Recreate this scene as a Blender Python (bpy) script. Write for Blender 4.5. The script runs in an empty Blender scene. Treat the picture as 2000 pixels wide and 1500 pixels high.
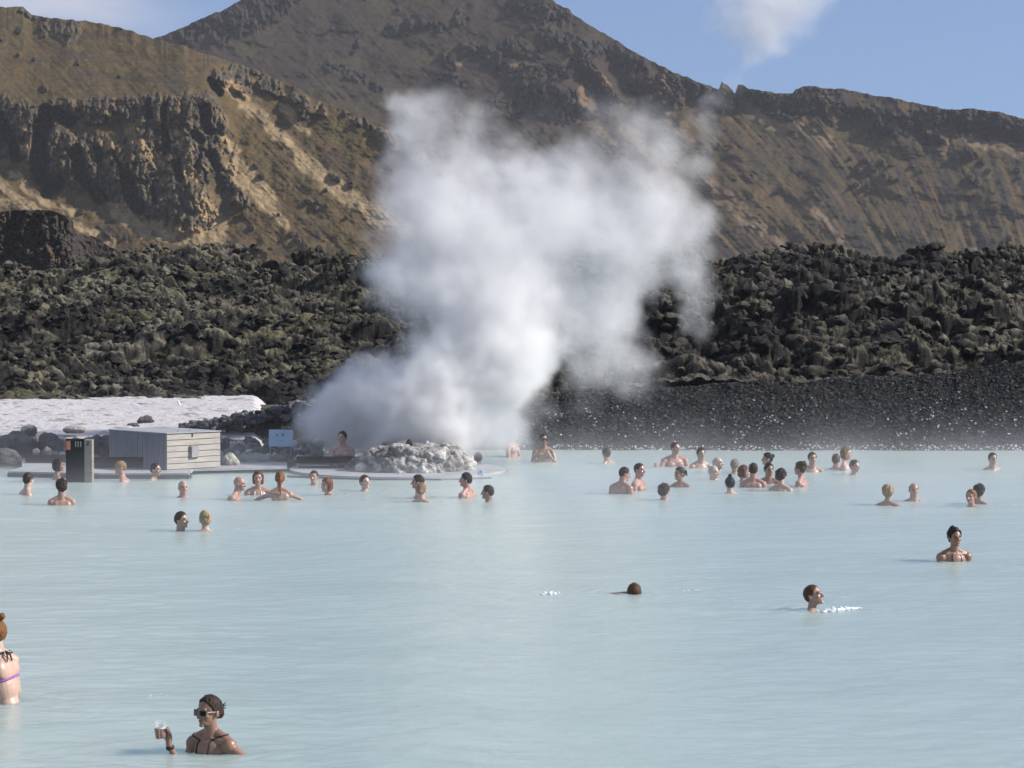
import bpy, bmesh, math, random
import numpy as np
from mathutils import Vector, Matrix
from mathutils.bvhtree import BVHTree
R = math.radians
C = bpy.context.scene.collection
scene = bpy.context.scene

# ------------------------------------------------------------------ camera
F = 5000.0            # focal length in photo pixels (photo 2000 px wide)
HC = 3.4              # camera height above the water
YH = 571.0            # photo row of the horizon
cam_d = bpy.data.cameras.new('camera'); cam = bpy.data.objects.new('camera', cam_d); C.objects.link(cam)
cam_d.sensor_width = 36; cam_d.lens = 36 * F / 2000
cam_d.clip_start = 0.5; cam_d.clip_end = 20000
PITCH = math.atan((750 - YH) / F)
cam.location = (0, 0, HC); cam.rotation_euler = (math.pi / 2 - PITCH, 0, 0)
scene.camera = cam

# ------------------------------------------------------------------ sky and sun
SUN_EL, SUN_AZ = 33.0, 93.0                       # azimuth clockwise from the view direction
sd = Vector((math.cos(R(SUN_EL)) * math.sin(R(SUN_AZ)), math.cos(R(SUN_EL)) * math.cos(R(SUN_AZ)), math.sin(R(SUN_EL))))
sun_d = bpy.data.lights.new('sun', 'SUN'); sun = bpy.data.objects.new('sun', sun_d); C.objects.link(sun)
sun_d.energy = 4.4; sun_d.angle = R(0.5); sun_d.color = (1.0, 0.945, 0.87)
sun.rotation_euler = sd.to_track_quat('Z', 'Y').to_euler(); sun.location = (60, 0, 60)
world = bpy.data.worlds.new('World'); scene.world = world; world.use_nodes = True
wn = world.node_tree.nodes; wl = world.node_tree.links
bg = wn['Background']; bg.inputs['Strength'].default_value = 0.095
sky = wn.new('ShaderNodeTexSky'); sky.sky_type = 'NISHITA'; sky.sun_disc = False
sky.sun_elevation = R(SUN_EL); sky.sun_rotation = R(SUN_AZ)
sky.air_density = 1.0; sky.dust_density = 0.3; sky.ozone_density = 3.0
tc = wn.new('ShaderNodeTexCoord')
sx = wn.new('ShaderNodeSeparateXYZ'); wl.new(tc.outputs['Generated'], sx.inputs[0])
mz = wn.new('ShaderNodeMath'); mz.operation = 'MULTIPLY_ADD'; wl.new(sx.outputs['Z'], mz.inputs[0]); mz.inputs[1].default_value = 0.85; mz.inputs[2].default_value = 0.15
cx = wn.new('ShaderNodeCombineXYZ'); wl.new(sx.outputs['X'], cx.inputs[0]); wl.new(sx.outputs['Y'], cx.inputs[1]); wl.new(mz.outputs[0], cx.inputs[2])
nv = wn.new('ShaderNodeVectorMath'); nv.operation = 'NORMALIZE'; wl.new(cx.outputs[0], nv.inputs[0]); wl.new(nv.outputs[0], sky.inputs[0])
# thin cloud as part of the sky
cm = wn.new('ShaderNodeMapping'); cm.inputs['Scale'].default_value = (7, 7, 26); cm.inputs['Location'].default_value = (1.3, 0.2, 0.4)
wl.new(tc.outputs['Generated'], cm.inputs[0])
cn = wn.new('ShaderNodeTexNoise'); cn.inputs['Scale'].default_value = 1.0; cn.inputs['Detail'].default_value = 6; wl.new(cm.outputs[0], cn.inputs[0])
cr = wn.new('ShaderNodeMapRange'); wl.new(cn.outputs[0], cr.inputs[0]); cr.inputs[1].default_value = 0.28; cr.inputs[2].default_value = 0.62; cr.inputs[4].default_value = 0.85
gx = wn.new('ShaderNodeMapRange'); wl.new(sx.outputs['X'], gx.inputs[0]); gx.inputs[1].default_value = -0.10; gx.inputs[2].default_value = -0.15
gz = wn.new('ShaderNodeMapRange'); wl.new(sx.outputs['Z'], gz.inputs[0]); gz.inputs[1].default_value = 0.088; gz.inputs[2].default_value = 0.110
g1 = wn.new('ShaderNodeMath'); g1.operation = 'MULTIPLY'; wl.new(gx.outputs[0], g1.inputs[0]); wl.new(gz.outputs[0], g1.inputs[1])
g2 = wn.new('ShaderNodeMath'); g2.operation = 'MULTIPLY'; wl.new(g1.outputs[0], g2.inputs[0]); wl.new(cr.outputs[0], g2.inputs[1])
mx = wn.new('ShaderNodeMixRGB'); wl.new(g2.outputs[0], mx.inputs[0]); wl.new(sky.outputs[0], mx.inputs[1]); mx.inputs[2].default_value = (5.2, 5.2, 5.6, 1)
hs = wn.new('ShaderNodeHueSaturation'); hs.inputs['Hue'].default_value = 0.512; hs.inputs['Saturation'].default_value = 1.02; wl.new(mx.outputs[0], hs.inputs['Color'])
wl.new(hs.outputs[0], bg.inputs[0])
scene.view_settings.view_transform = 'Standard'; scene.view_settings.look = 'None'
scene.view_settings.exposure = 0.5; scene.view_settings.gamma = 1.0
cy = scene.cycles
cy.use_denoising = True
try: cy.denoiser = 'OPENIMAGEDENOISE'
except Exception: pass
cy.max_bounces = 14; cy.diffuse_bounces = 2; cy.glossy_bounces = 2; cy.transmission_bounces = 6; cy.transparent_max_bounces = 8
cy.volume_bounces = 12; cy.volume_step_rate = 1.5; cy.volume_max_steps = 256
cy.use_adaptive_sampling = True; cy.adaptive_threshold = 0.02

# ------------------------------------------------------------------ picture <-> world
def k_of(y): return (YH - y) / F                    # tan of elevation (per metre of depth)
def depth_on(z, y): return (z - HC) / k_of(y)       # depth where the ray of row y meets height z
def X_of(x, D): return (x - 1000) / F * D * 1.0
def pt(x, y, D): return Vector((X_of(x, D), D, HC + k_of(y) * D))
def ppm(y): return (y - YH) / HC                     # photo pixels per metre at the water line y

# ------------------------------------------------------------------ numpy noise
def _h(ix, iy, iz, s):
    n = (ix * 374761393 + iy * 668265263 + iz * 2147483647 + s * 1274126177) & 0xffffffff
    n = ((n ^ (n >> 13)) * 1274126177) & 0xffffffff
    n = ((n ^ (n >> 16)) * 2246822519) & 0xffffffff
    return ((n ^ (n >> 15)) & 0xffffff) / float(0xffffff)
def vnoise(x, y, z=0.0, s=0):
    x = np.asarray(x, float); y = np.asarray(y, float); z = np.zeros_like(x) + z
    x0 = np.floor(x); y0 = np.floor(y); z0 = np.floor(z)
    fx = x - x0; fy = y - y0; fz = z - z0
    fx = fx * fx * fx * (fx * (fx * 6 - 15) + 10); fy = fy * fy * fy * (fy * (fy * 6 - 15) + 10); fz = fz * fz * (3 - 2 * fz)
    xi = x0.astype(np.int64); yi = y0.astype(np.int64); zi = z0.astype(np.int64)
    r = 0
    for a in (0, 1):
        for b in (0, 1):
            for c in (0, 1):
                w = (fx if a else 1 - fx) * (fy if b else 1 - fy) * (fz if c else 1 - fz)
                r = r + w * _h(xi + a, yi + b, zi + c, s)
    return r * 2 - 1
def fbm(x, y, z=0.0, o=4, s=0, g=0.5):
    r = 0; a = 1; t = 0; f = 1
    for i in range(o):
        r = r + a * vnoise(x * f + 17.3 * i, y * f - 9.1 * i, z * f if not np.isscalar(z) else z, s + i); t += a; a *= g; f *= 2.03
    return r / t
def ridged(x, y, o=4, s=0, g=0.5):
    r = 0; a = 1; t = 0; f = 1
    for i in range(o):
        r = r + a * (1 - np.abs(vnoise(x * f + 7.7 * i, y * f + 3.3 * i, 0.0, s + i)) * 2); t += a; a *= g; f *= 2.1
    return r / t
def worley(x, y, s=0):
    """nearest cell distance, second distance, random value of the nearest cell"""
    xi = np.floor(x).astype(np.int64); yi = np.floor(y).astype(np.int64)
    f1 = np.full(x.shape, 9.0); f2 = np.full(x.shape, 9.0); rv = np.zeros(x.shape)
    for a in (-1, 0, 1):
        for b in (-1, 0, 1):
            cx_, cy_ = xi + a, yi + b
            px = cx_ + _h(cx_, cy_, 0, s); py = cy_ + _h(cx_, cy_, 1, s)
            d = np.sqrt((px - x) ** 2 + (py - y) ** 2)
            m = d < f1
            f2 = np.where(m, f1, np.minimum(f2, d)); rv = np.where(m, _h(cx_, cy_, 2, s), rv); f1 = np.where(m, d, f1)
    return f1, f2, rv
def plates(x, y, s=0, tilt=1.0):
    """broken slabs: every cell is a tilted plate of its own height, with a crack round it"""
    xi = np.floor(x).astype(np.int64); yi = np.floor(y).astype(np.int64)
    f1 = np.full(x.shape, 9.0); f2 = np.full(x.shape, 9.0); h = np.zeros(x.shape)
    for a in (-1, 0, 1):
        for b in (-1, 0, 1):
            cx_, cy_ = xi + a, yi + b
            dx = x - cx_ - _h(cx_, cy_, 0, s); dy = y - cy_ - _h(cx_, cy_, 1, s); d = np.sqrt(dx * dx + dy * dy)
            hh = _h(cx_, cy_, 2, s) + ((_h(cx_, cy_, 3, s) - 0.5) * dx + (_h(cx_, cy_, 4, s) - 0.5) * dy) * 2 * tilt
            m = d < f1; f2 = np.where(m, f1, np.minimum(f2, d)); h = np.where(m, hh, h); f1 = np.where(m, d, f1)
    return h, sstep(0.0, 0.16, f2 - f1)
def worley3(x, y, z, s=0):
    xi, yi, zi = (np.floor(q).astype(np.int64) for q in (x, y, z)); f1 = np.full(x.shape, 9.0); rv = np.zeros(x.shape)
    for a in (-1, 0, 1):
        for b in (-1, 0, 1):
            for c in (-1, 0, 1):
                i, j, k = xi + a, yi + b, zi + c
                d = np.sqrt((i + _h(i, j, k, s) - x) ** 2 + (j + _h(i, j, k, s + 1) - y) ** 2 + (k + _h(i, j, k, s + 2) - z) ** 2)
                m = d < f1; rv = np.where(m, _h(i, j, k, s + 3), rv); f1 = np.where(m, d, f1)
    return f1, rv
def sstep(a, b, x):
    t = np.clip((x - a) / (b - a), 0, 1); return t * t * (3 - 2 * t)
def stroke(U, V, pts, w, soft=0.5):
    """1 inside a band of half width w round the polyline, soft at its edge"""
    d = np.full(U.shape, 1e9)
    if len(pts) == 1: pts = [pts[0], (pts[0][0] + 0.1, pts[0][1])]
    for (x0, y0), (x1, y1) in zip(pts, pts[1:]):
        dx, dy = x1 - x0, y1 - y0; L = dx * dx + dy * dy
        t = np.clip(((U - x0) * dx + (V - y0) * dy) / L, 0, 1)
        d = np.minimum(d, np.hypot(U - x0 - t * dx, V - y0 - t * dy))
    return 1 - sstep(w * (1 - soft), w * (1 + soft), d)

# ------------------------------------------------------------------ mesh helpers
def put(o, name=None, mat=None, parent=None):
    if mat is not None: o.data.materials.append(mat)
    C.objects.link(o)
    if parent is not None: o.parent = parent
    return o
def np_mesh(name, V, Fc, mat=None, parent=None, smooth=True, col=None):
    """mesh from arrays: V n x 3, Fc list of arrays (m x k)"""
    me = bpy.data.meshes.new(name)
    V = np.asarray(V, np.float32)
    if not isinstance(Fc, list): Fc = [Fc]
    me.vertices.add(len(V)); me.vertices.foreach_set('co', V.ravel())
    tot = sum(f.size for f in Fc); n = sum(len(f) for f in Fc)
    me.loops.add(tot); me.polygons.add(n)
    me.loops.foreach_set('vertex_index', np.concatenate([f.ravel() for f in Fc]).astype(np.int32))
    st = []; o = 0
    for f in Fc:
        st.append(o + np.arange(len(f)) * f.shape[1]); o += f.size
    me.polygons.foreach_set('loop_start', np.concatenate(st).astype(np.int32))
    me.update(calc_edges=True)
    me.polygons.foreach_set('use_smooth', np.full(n, smooth))
    if col is not None:
        a = me.color_attributes.new('Col', 'FLOAT_COLOR', 'POINT')
        cc = np.ones((len(V), 4), np.float32); cc[:, :3] = col
        a.data.foreach_set('color', cc.ravel())
    me.validate()
    ob = bpy.data.objects.new(name, me)
    return put(ob, name, mat, parent)
def grid_faces(r, c):
    i = np.arange((r - 1) * c).reshape(r - 1, c)[:, :-1].ravel()
    return np.stack([i, i + 1, i + c + 1, i + c], 1)
def tag(o, label=None, cat=None, group=None, kind=None):
    if label: o['label'] = label
    if cat: o['category'] = cat
    if group: o['group'] = group
    if kind: o['kind'] = kind
    return o
class MB:
    """collects closed shapes as arrays"""
    def __init__(s): s.v = []; s.f = {3: [], 4: []}; s.n = 0
    def add(s, V, *Fs):
        for f in Fs:
            f = np.asarray(f)
            if len(f): s.f[f.shape[1]].append(f + s.n)
        s.v.append(np.asarray(V, float)); s.n += len(V)
    def ell(s, c, r, M=None, n=20, m=14):
        th = np.linspace(0, 2 * np.pi, n, endpoint=False); ph = np.linspace(0, np.pi, m + 1)[1:-1]
        T, P = np.meshgrid(th, ph)
        V = np.stack([np.cos(T) * np.sin(P), np.sin(T) * np.sin(P), np.cos(P)], -1).reshape(-1, 3)
        V = np.vstack([V, [[0, 0, 1]], [[0, 0, -1]]]) * np.array(r)
        if M is not None: V = V @ np.array(M.to_3x3()).T
        V = V + np.array(c); s.add(V, *s._sf(n, m - 1))
    def _sf(s, n, m):
        q = []; t = []
        for j in range(m - 1):
            for i in range(n):
                k = (i + 1) % n; q.append((j * n + i, (j + 1) * n + i, (j + 1) * n + k, j * n + k))
        a, b = n * m, n * m + 1
        for i in range(n):
            k = (i + 1) % n; t.append((a, i, k)); t.append((b, (m - 1) * n + k, (m - 1) * n + i))
        return np.array(q).reshape(-1, 4), np.array(t)
    def cap(s, a, b, ra, rb, n=14, k=5):
        """tapered limb with rounded ends"""
        a = Vector(a); b = Vector(b); d = b - a; L = d.length or 1e-6; z = d / L
        x = z.orthogonal().normalized(); y = z.cross(x)
        prof = [(-ra * math.cos(t), ra * math.sin(t)) for t in np.linspace(0, math.pi / 2, k + 1)[1:]]
        prof += [(L + rb * math.sin(t), rb * math.cos(t)) for t in np.linspace(0, math.pi / 2, k + 1)[:-1]]
        V = []
        for h, r in prof:
            for i in range(n):
                t = 2 * math.pi * i / n; V.append(a + z * h + x * (r * math.cos(t)) + y * (r * math.sin(t)))
        V.append(a - z * ra); V.append(b + z * rb)
        s.add([tuple(v) for v in V], *s._sf(n, len(prof)))
    def tube(s, pts, r, n=8):
        pts = [Vector(p) for p in pts]; rr = r if hasattr(r, '__len__') else [r] * len(pts)
        V = []
        for i, p in enumerate(pts):
            d = (pts[min(i + 1, len(pts) - 1)] - pts[max(i - 1, 0)]).normalized()
            x = d.cross(Vector((0.13, 0.2, 1))).normalized(); y = d.cross(x)
            for j in range(n):
                t = 2 * math.pi * j / n; V.append(tuple(p + x * (rr[i] * math.cos(t)) + y * (rr[i] * math.sin(t))))
        V.append(tuple(pts[0])); V.append(tuple(pts[-1])); s.add(V, *s._sf(n, len(pts)))
    def box(s, c, d, M=None, bev=0.0):
        """box with chamfered edges"""
        bm = bmesh.new(); bmesh.ops.create_cube(bm, size=1)
        for v in bm.verts: v.co = Vector((v.co.x * d[0], v.co.y * d[1], v.co.z * d[2]))
        if bev: bmesh.ops.bevel(bm, geom=bm.edges[:], offset=bev, segments=1, affect='EDGES')
        bmesh.ops.triangulate(bm, faces=[f for f in bm.faces if len(f.verts) > 4])
        V = [(M.to_3x3() @ v.co if M is not None else v.co) + Vector(c) for v in bm.verts]
        bm.verts.index_update()
        q = [[v.index for v in f.verts] for f in bm.faces if len(f.verts) == 4]; t = [[v.index for v in f.verts] for f in bm.faces if len(f.verts) == 3]
        bm.free(); s.add([tuple(v) for v in V], np.array(q).reshape(-1, 4), np.array(t, int).reshape(-1, 3))
    def build(s, name, mat, parent=None, smooth=False, col=None):
        fs = [np.vstack(s.f[k]) for k in (3, 4) if s.f[k]]
        return np_mesh(name, np.vstack(s.v), fs, mat, parent, smooth, col)
def remesh(ob, vox, smooth_it=3, fac=0.5):
    """voxel union: one continuous skin; returns the new mesh"""
    m = ob.modifiers.new('r', 'REMESH'); m.mode = 'VOXEL'; m.voxel_size = vox; m.use_smooth_shade = True
    if smooth_it:
        q = ob.modifiers.new('s', 'SMOOTH'); q.factor = fac; q.iterations = smooth_it
    dg = bpy.context.evaluated_depsgraph_get(); dg.update()
    me = bpy.data.meshes.new_from_object(ob.evaluated_get(dg))
    old = ob.data; ob.modifiers.clear(); ob.data = me; bpy.data.meshes.remove(old)
    me.polygons.foreach_set('use_smooth', np.full(len(me.polygons), True))
    return me
def coords(me):
    a = np.empty(len(me.vertices) * 3, np.float32); me.vertices.foreach_get('co', a); return a.reshape(-1, 3)
def set_col(me, col):
    a = me.color_attributes.new('Col', 'FLOAT_COLOR', 'POINT'); cc = np.ones((len(me.vertices), 4), np.float32); cc[:, :3] = col
    a.data.foreach_set('color', cc.ravel())

# ------------------------------------------------------------------ materials
class NT:
    def __init__(s, name):
        s.m = bpy.data.materials.new(name); s.m.use_nodes = True; s.t = s.m.node_tree; s.b = s.t.nodes['Principled BSDF']
    def n(s, typ, **kw):
        nd = s.t.nodes.new(typ)
        for k, v in kw.items():
            if k[0] == 'i': nd.inputs[int(k[1:]) if k[1:].isdigit() else k[1:]].default_value = v
            else: setattr(nd, k, v)
        return nd
    def l(s, a, b): s.t.links.new(a, b)
    def noise(s, scale, detail=4, src=None, rough=0.55):
        nd = s.n('ShaderNodeTexNoise'); nd.inputs['Scale'].default_value = scale; nd.inputs['Detail'].default_value = detail; nd.inputs['Roughness'].default_value = rough
        if src is not None: s.l(src, nd.inputs['Vector'])
        return nd.outputs[0]
    def rng(s, src, a, b, c, d):
        nd = s.n('ShaderNodeMapRange'); s.l(src, nd.inputs[0])
        for i, v in enumerate((a, b, c, d)): nd.inputs[i + 1].default_value = v
        return nd.outputs[0]
    def mix(s, fac, a, b, mode='MIX'):
        nd = s.n('ShaderNodeMixRGB', blend_type=mode)
        for i, v in enumerate((fac, a, b)):
            if hasattr(v, 'is_linked') or hasattr(v, 'links'): s.l(v, nd.inputs[i])
            elif i == 0: nd.inputs[0].default_value = v
            else: nd.inputs[i].default_value = (*v, 1)
        return nd.outputs[0]
    def bump(s, src, strength, dist=0.1):
        nd = s.n('ShaderNodeBump'); nd.inputs['Strength'].default_value = strength; nd.inputs['Distance'].default_value = dist
        s.l(src, nd.inputs['Height']); s.l(nd.outputs[0], s.b.inputs['Normal']); return nd
    def pos(s): return s.n('ShaderNodeNewGeometry').outputs['Position']
    def obj(s): return s.n('ShaderNodeTexCoord').outputs['Object']
def terrain_mat(name, nscale, bump_d, rough=0.95, lo=0.6, hi=1.4, spec=0.1, scale2=None):
    t = NT(name); p = t.pos()
    a = t.n('ShaderNodeVertexColor', layer_name='Col')
    f = t.rng(t.noise(nscale, 8, p, 0.65), 0.25, 0.75, lo, hi)
    c = t.mix(1.0, a.outputs[0], f, 'MULTIPLY')
    if scale2:
        f2 = t.rng(t.noise(scale2, 6, p, 0.7), 0.3, 0.7, 0.65, 1.35); c = t.mix(1.0, c, f2, 'MULTIPLY')
    t.l(c, t.b.inputs['Base Color']); t.b.inputs['Roughness'].default_value = rough; t.b.inputs['Specular IOR Level'].default_value = spec
    t.bump(t.noise(nscale * 1.7, 8, p, 0.7), 1.0, bump_d)
    return t.m
def simple_mat(name, col, rough=0.6, nscale=6, var=0.2, bump=0.0, spec=0.4, metal=0.0, stretch=None):
    t = NT(name); p = t.obj()
    if stretch:
        mp = t.n('ShaderNodeMapping'); mp.inputs['Scale'].default_value = stretch; t.l(p, mp.inputs[0]); p = mp.outputs[0]
    nz = t.noise(nscale, 6, p)
    f = t.rng(nz, 0.3, 0.7, 1 - var, 1 + var)
    t.l(t.mix(1.0, col, f, 'MULTIPLY'), t.b.inputs['Base Color'])
    t.b.inputs['Roughness'].default_value = rough; t.b.inputs['Specular IOR Level'].default_value = spec; t.b.inputs['Metallic'].default_value = metal
    if bump: t.bump(nz, 0.6, bump)
    return t.m

# ------------------------------------------------------------------ hills
def build_hill(name, u0, u1, nu, nv, ybase, crest, D0, ratio_fn, relief_fn, colour_fn, mat, seed=0):
    us = np.linspace(u0, u1, nu); cx_, cy_ = zip(*crest)
    yc_full = np.interp(us, cx_, cy_); kw = max(3, int(130 / (us[1] - us[0]))); kk = np.hanning(kw + 2)[1:-1]; kk /= kk.sum()
    yc = np.convolve(np.pad(yc_full, kw, mode='reflect', reflect_type='odd'), kk, 'same')[kw:-kw]
    t = np.linspace(0, 1, nv)[:, None]
    U = np.repeat(us[None], nv, 0); Y = ybase + (yc[None] - ybase) * t
    K = k_of(Y); D = np.zeros_like(U); D[0] = D0
    rat = ratio_fn(U, Y)
    for j in range(1, nv):
        dk = K[j] - K[j - 1]; r = rat[j]
        dz = dk * D[j - 1] / np.maximum(1 - K[j] * r, 0.3)
        D[j] = D[j - 1] + np.maximum(dz * r, 0.002)
        for _ in range(3):
            Dp = np.pad(D[j], 2, mode='edge'); D[j] = (Dp[:-4] + 2 * Dp[1:-3] + 3 * Dp[2:-2] + 2 * Dp[3:-1] + Dp[4:]) / 9
    back = D[-1:] + 60 * np.ones((1, nu))                     # the far side of the ridge, falling away
    rel = relief_fn(U, Y) * (D / D0)
    D2 = D + rel
    sky_edge = (fbm(us / 9, us * 0 + seed, 0, 4, seed) * 2.2 + np.maximum(fbm(us / 30, us * 0 + seed, 0, 3, seed + 9), 0) * 4)
    w = sstep(0.9, 1, t)
    Z = HC + K * D2 + w * sky_edge[None] / F * D - sstep(0.86, 1, t) * (yc_full - yc)[None] / F * D2
    X = (U - 1000) / F * D2
    Vv = np.stack([X, D2, Z], -1)
    bk = np.stack([(us - 1000) / F * back[0], back[0], Z[-1] - 30], -1)[None]
    col = colour_fn(U, Y, rel) * np.array([0.80, 0.77, 0.74]); colb = col[-1:]
    Vv = np.concatenate([Vv, bk]); col = np.concatenate([col, colb])
    o = np_mesh(name, Vv.reshape(-1, 3), grid_faces(nv + 1, nu), mat, col=col.reshape(-1, 3))
    o['kind'] = 'structure'
    return o
def layer(U, Y, items):
    m = np.zeros(U.shape)
    for p, w in items: m = np.maximum(m, stroke(U, Y, p, w, 0.35))
    return m
def lerp(a, b, m): return a * (1 - m[..., None]) + np.array(b) * m[..., None]
hill_mat = terrain_mat('hillside_grass_and_rock', 0.35, 0.28, scale2=1.6)

# left hill ---------------------------------------------------------
N_ROCK = [([(-60, 220), (0, 240), (80, 270), (130, 310)], 52), ([(110, 222), (200, 214), (300, 214), (400, 210)], 24), ([(170, 310), (260, 350), (370, 400)], 54),
  ([(300, 260), (400, 300)], 52), ([(405, 200), (432, 260)], 20), ([(425, 300), (455, 360), (472, 400)], 13), ([(435, 150), (475, 165)], 20), ([(452, 130), (500, 140)], 10),
  ([(535, 165), (550, 185)], 12), ([(575, 195), (600, 215)], 14), ([(622, 205), (628, 218)], 8), ([(680, 228), (705, 245), (735, 255)], 9), ([(640, 170), (680, 190), (710, 215)], 10), ([(800, 290), (830, 320)], 12),
  ([(100, 52), (140, 62)], 22), ([(40, 20), (60, 24)], 12), ([(520, 168), (512, 150)], 6), ([(745, 262), (770, 290)], 10)]
N_BOULD = [(40, 65, 8), (38, 108, 5), (70, 118, 5), (88, 175, 9), (154, 125, 5), (5, 80, 4), (235, 150, 4), (650, 345, 9), (660, 350, 9), (686, 362, 8), (638, 370, 5), (500, 325, 6), (513, 345, 8),
  (604, 394, 6), (615, 407, 6), (620, 395, 5), (480, 420, 8), (492, 446, 7), (572, 457, 7), (583, 470, 8), (596, 480, 9), (640, 402, 4), (470, 400, 6), (204, 458, 7), (212, 462, 5), (245, 465, 4), (440, 330, 5), (680, 425, 4), (545, 420, 4), (240, 57, 5), (160, 415, 6), (300, 455, 5)]
N_GULLY = [([(-10, 215), (15, 260), (38, 310)], 10), ([(92, 222), (78, 290), (84, 345)], 15), ([(150, 300), (166, 350), (198, 388)], 12), ([(292, 200), (294, 228)], 5), ([(321, 212), (326, 295)], 6),
  ([(400, 212), (408, 256)], 9), ([(250, 345), (258, 390), (276, 408)], 12), ([(118, 358), (98, 372)], 13), ([(142, 238), (108, 222)], 11), ([(380, 262), (392, 276)], 7), ([(412, 300), (424, 330)], 8), ([(190, 290), (196, 310)], 6),
  ([(345, 320), (352, 350)], 6), ([(300, 370), (306, 395)], 5), ([(220, 300), (240, 330)], 4), ([(410, 158), (432, 184)], 6)]
N_TAN = [([(452, 172), (520, 235), (590, 310)], 13), ([(590, 310), (660, 365), (720, 410), (790, 450)], 17), ([(466, 325), (500, 368), (530, 400)], 19), ([(235, 410), (290, 445), (350, 455), (420, 470)], 19),
  ([(400, 400), (422, 430), (428, 484)], 20), ([(20, 338), (80, 385), (145, 415)], 7), ([(-20, 345), (40, 390), (80, 410)], 8), ([(-20, 393), (60, 406), (150, 440), (225, 480)], 8),
  ([(205, 275), (235, 303)], 8), ([(255, 262), (315, 325)], 12), ([(335, 255), (365, 290)], 8), ([(438, 270), (465, 297)], 7), ([(340, 330), (385, 345)], 8), ([(45, 236), (50, 290)], 7), ([(180, 370), (215, 400)], 6),
  ([(500, 385), (560, 440)], 9), ([(560, 215), (600, 260)], 7)]
def near_masks(U, Y):
    wx = fbm(U / 22, Y / 22, 0, 4, 3) * 16; wy = fbm(U / 22, Y / 22, 0, 4, 8) * 14
    Uw, Yw = U + wx, Y + wy
    rock = layer(Uw, Yw, N_ROCK); gul = layer(U + wx * 0.4, Y + wy * 0.4, N_GULLY); tan = layer(U + wx * 0.7, Y + wy * 0.7, N_TAN)
    b = layer(U + wx * 0.25, Y + wy * 0.25, [([(x, y)], r * 0.8) for x, y, r in N_BOULD])
    return rock, gul, tan, b
def near_ratio(U, Y):
    rock = layer(U, Y, N_ROCK[:5])
    r = np.where(Y < 205, 2.6, 1.45); return r * (1 - 0.42 * rock)
def near_relief(U, Y):
    rock, gul, tan, b = near_masks(U, Y)
    f1, f2, rv = worley(U / 17 + fbm(U / 30, Y / 30, 0, 3, 31) * 0.6, Y / 34 + fbm(U / 40, Y / 40, 0, 3, 5) * 0.5, 4)
    g1, g2, gv = worley(U / 6.5 + Y / 40, Y / 9, 12)
    b1, b2, bv = worley(U / 44 + fbm(U / 50, Y / 50, 0, 3, 33) * 0.5, Y / 120 + fbm(U / 60, Y / 60, 0, 3, 35) * 0.4, 36)
    rel = rock * (-(rv * 3.2) - (np.clip(f2 - f1, 0, 0.6)) * 3 - np.sqrt(np.clip(1 - b1 ** 2, 0, 1)) * 5 - bv * 3 - gv * 1.3 + fbm(U / 5, Y / 7, 0, 4, 2) * 1.6 + 6)
    rel += gul * 17 - b * (2.0 + fbm(U / 4, Y / 4, 0, 3, 77) * 1.2) + fbm(U / 60, Y / 40, 0, 4, 55) * 3 + fbm(U / 7, Y / 5, 0, 4, 57) * 0.3
    st = U - (Y - 150) * 0.95
    rel += fbm(st / 9, Y / 90, 0, 3, 21) * 0.3 * (1 - rock)
    return rel
def near_colour(U, Y, rel):
    rock, gul, tan, b = near_masks(U, Y)
    st = U - (Y - 150) * 0.95
    c = np.zeros(U.shape + (3,)) + np.array([0.108, 0.080, 0.040])
    c = lerp(c, [0.075, 0.056, 0.040], sstep(0.0, 0.5, fbm(U / 60, Y / 45, 0, 4, 71) + (U - 560) / 700 * (Y < 420)))
    c = lerp(c, [0.13, 0.088, 0.036], sstep(0.05, 0.5, fbm(U / 35, Y / 28, 0, 5, 72)) * 0.8)
    c = lerp(c, [0.080, 0.074, 0.030], sstep(0.1, 0.5, fbm(st / 25, Y / 90, 0, 4, 73)) * 0.7)
    c = lerp(c, [0.062, 0.052, 0.044], sstep(0.1, 0.4, fbm(U / 80, Y / 12, 0, 4, 79)) * 0.6 * (Y < 215))
    c = lerp(c, [0.37, 0.285, 0.165], tan * (0.75 + 0.25 * fbm(st / 6, Y / 25, 0, 3, 75)))
    rc = np.zeros_like(c) + np.array([0.088, 0.078, 0.066]); rc = lerp(rc, [0.15, 0.115, 0.065], sstep(-0.1, 0.4, fbm(U / 14, Y / 10, 0, 4, 76)) * 0.8); rc = lerp(rc, [0.05, 0.052, 0.03], sstep(0.1, 0.4, fbm(U / 10, Y / 9, 0, 4, 78)) * 0.6)
    rc = lerp(rc, [0.36, 0.26, 0.14], tan * 0.9); rc = lerp(rc, [0.20, 0.15, 0.08], sstep(0.18, 0.34, fbm((U - Y * 0.6) / 16, Y / 22, 0, 4, 177)) * 0.75)
    c = c * (1 - rock[..., None]) + rc * rock[..., None]
    c = lerp(c, [0.038, 0.035, 0.032], np.maximum(b, gul * 0.8))  # gully shade put into the colour; boulders are dark rock
    return c
crest_near = [(-160, 25), (0, 18), (50, 16), (66, 32), (100, 40), (150, 42), (200, 49), (240, 58), (275, 70), (300, 77), (330, 86), (370, 97), (410, 109), (450, 121), (478, 130), (505, 139), (545, 158), (600, 185), (640, 205), (700, 225), (760, 252), (830, 290), (900, 330), (1000, 420), (1080, 560)]
build_hill('hill_left', -160, 1070, 860, 380, 640, crest_near, 600, near_ratio, near_relief, near_colour, hill_mat, 5)

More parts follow.
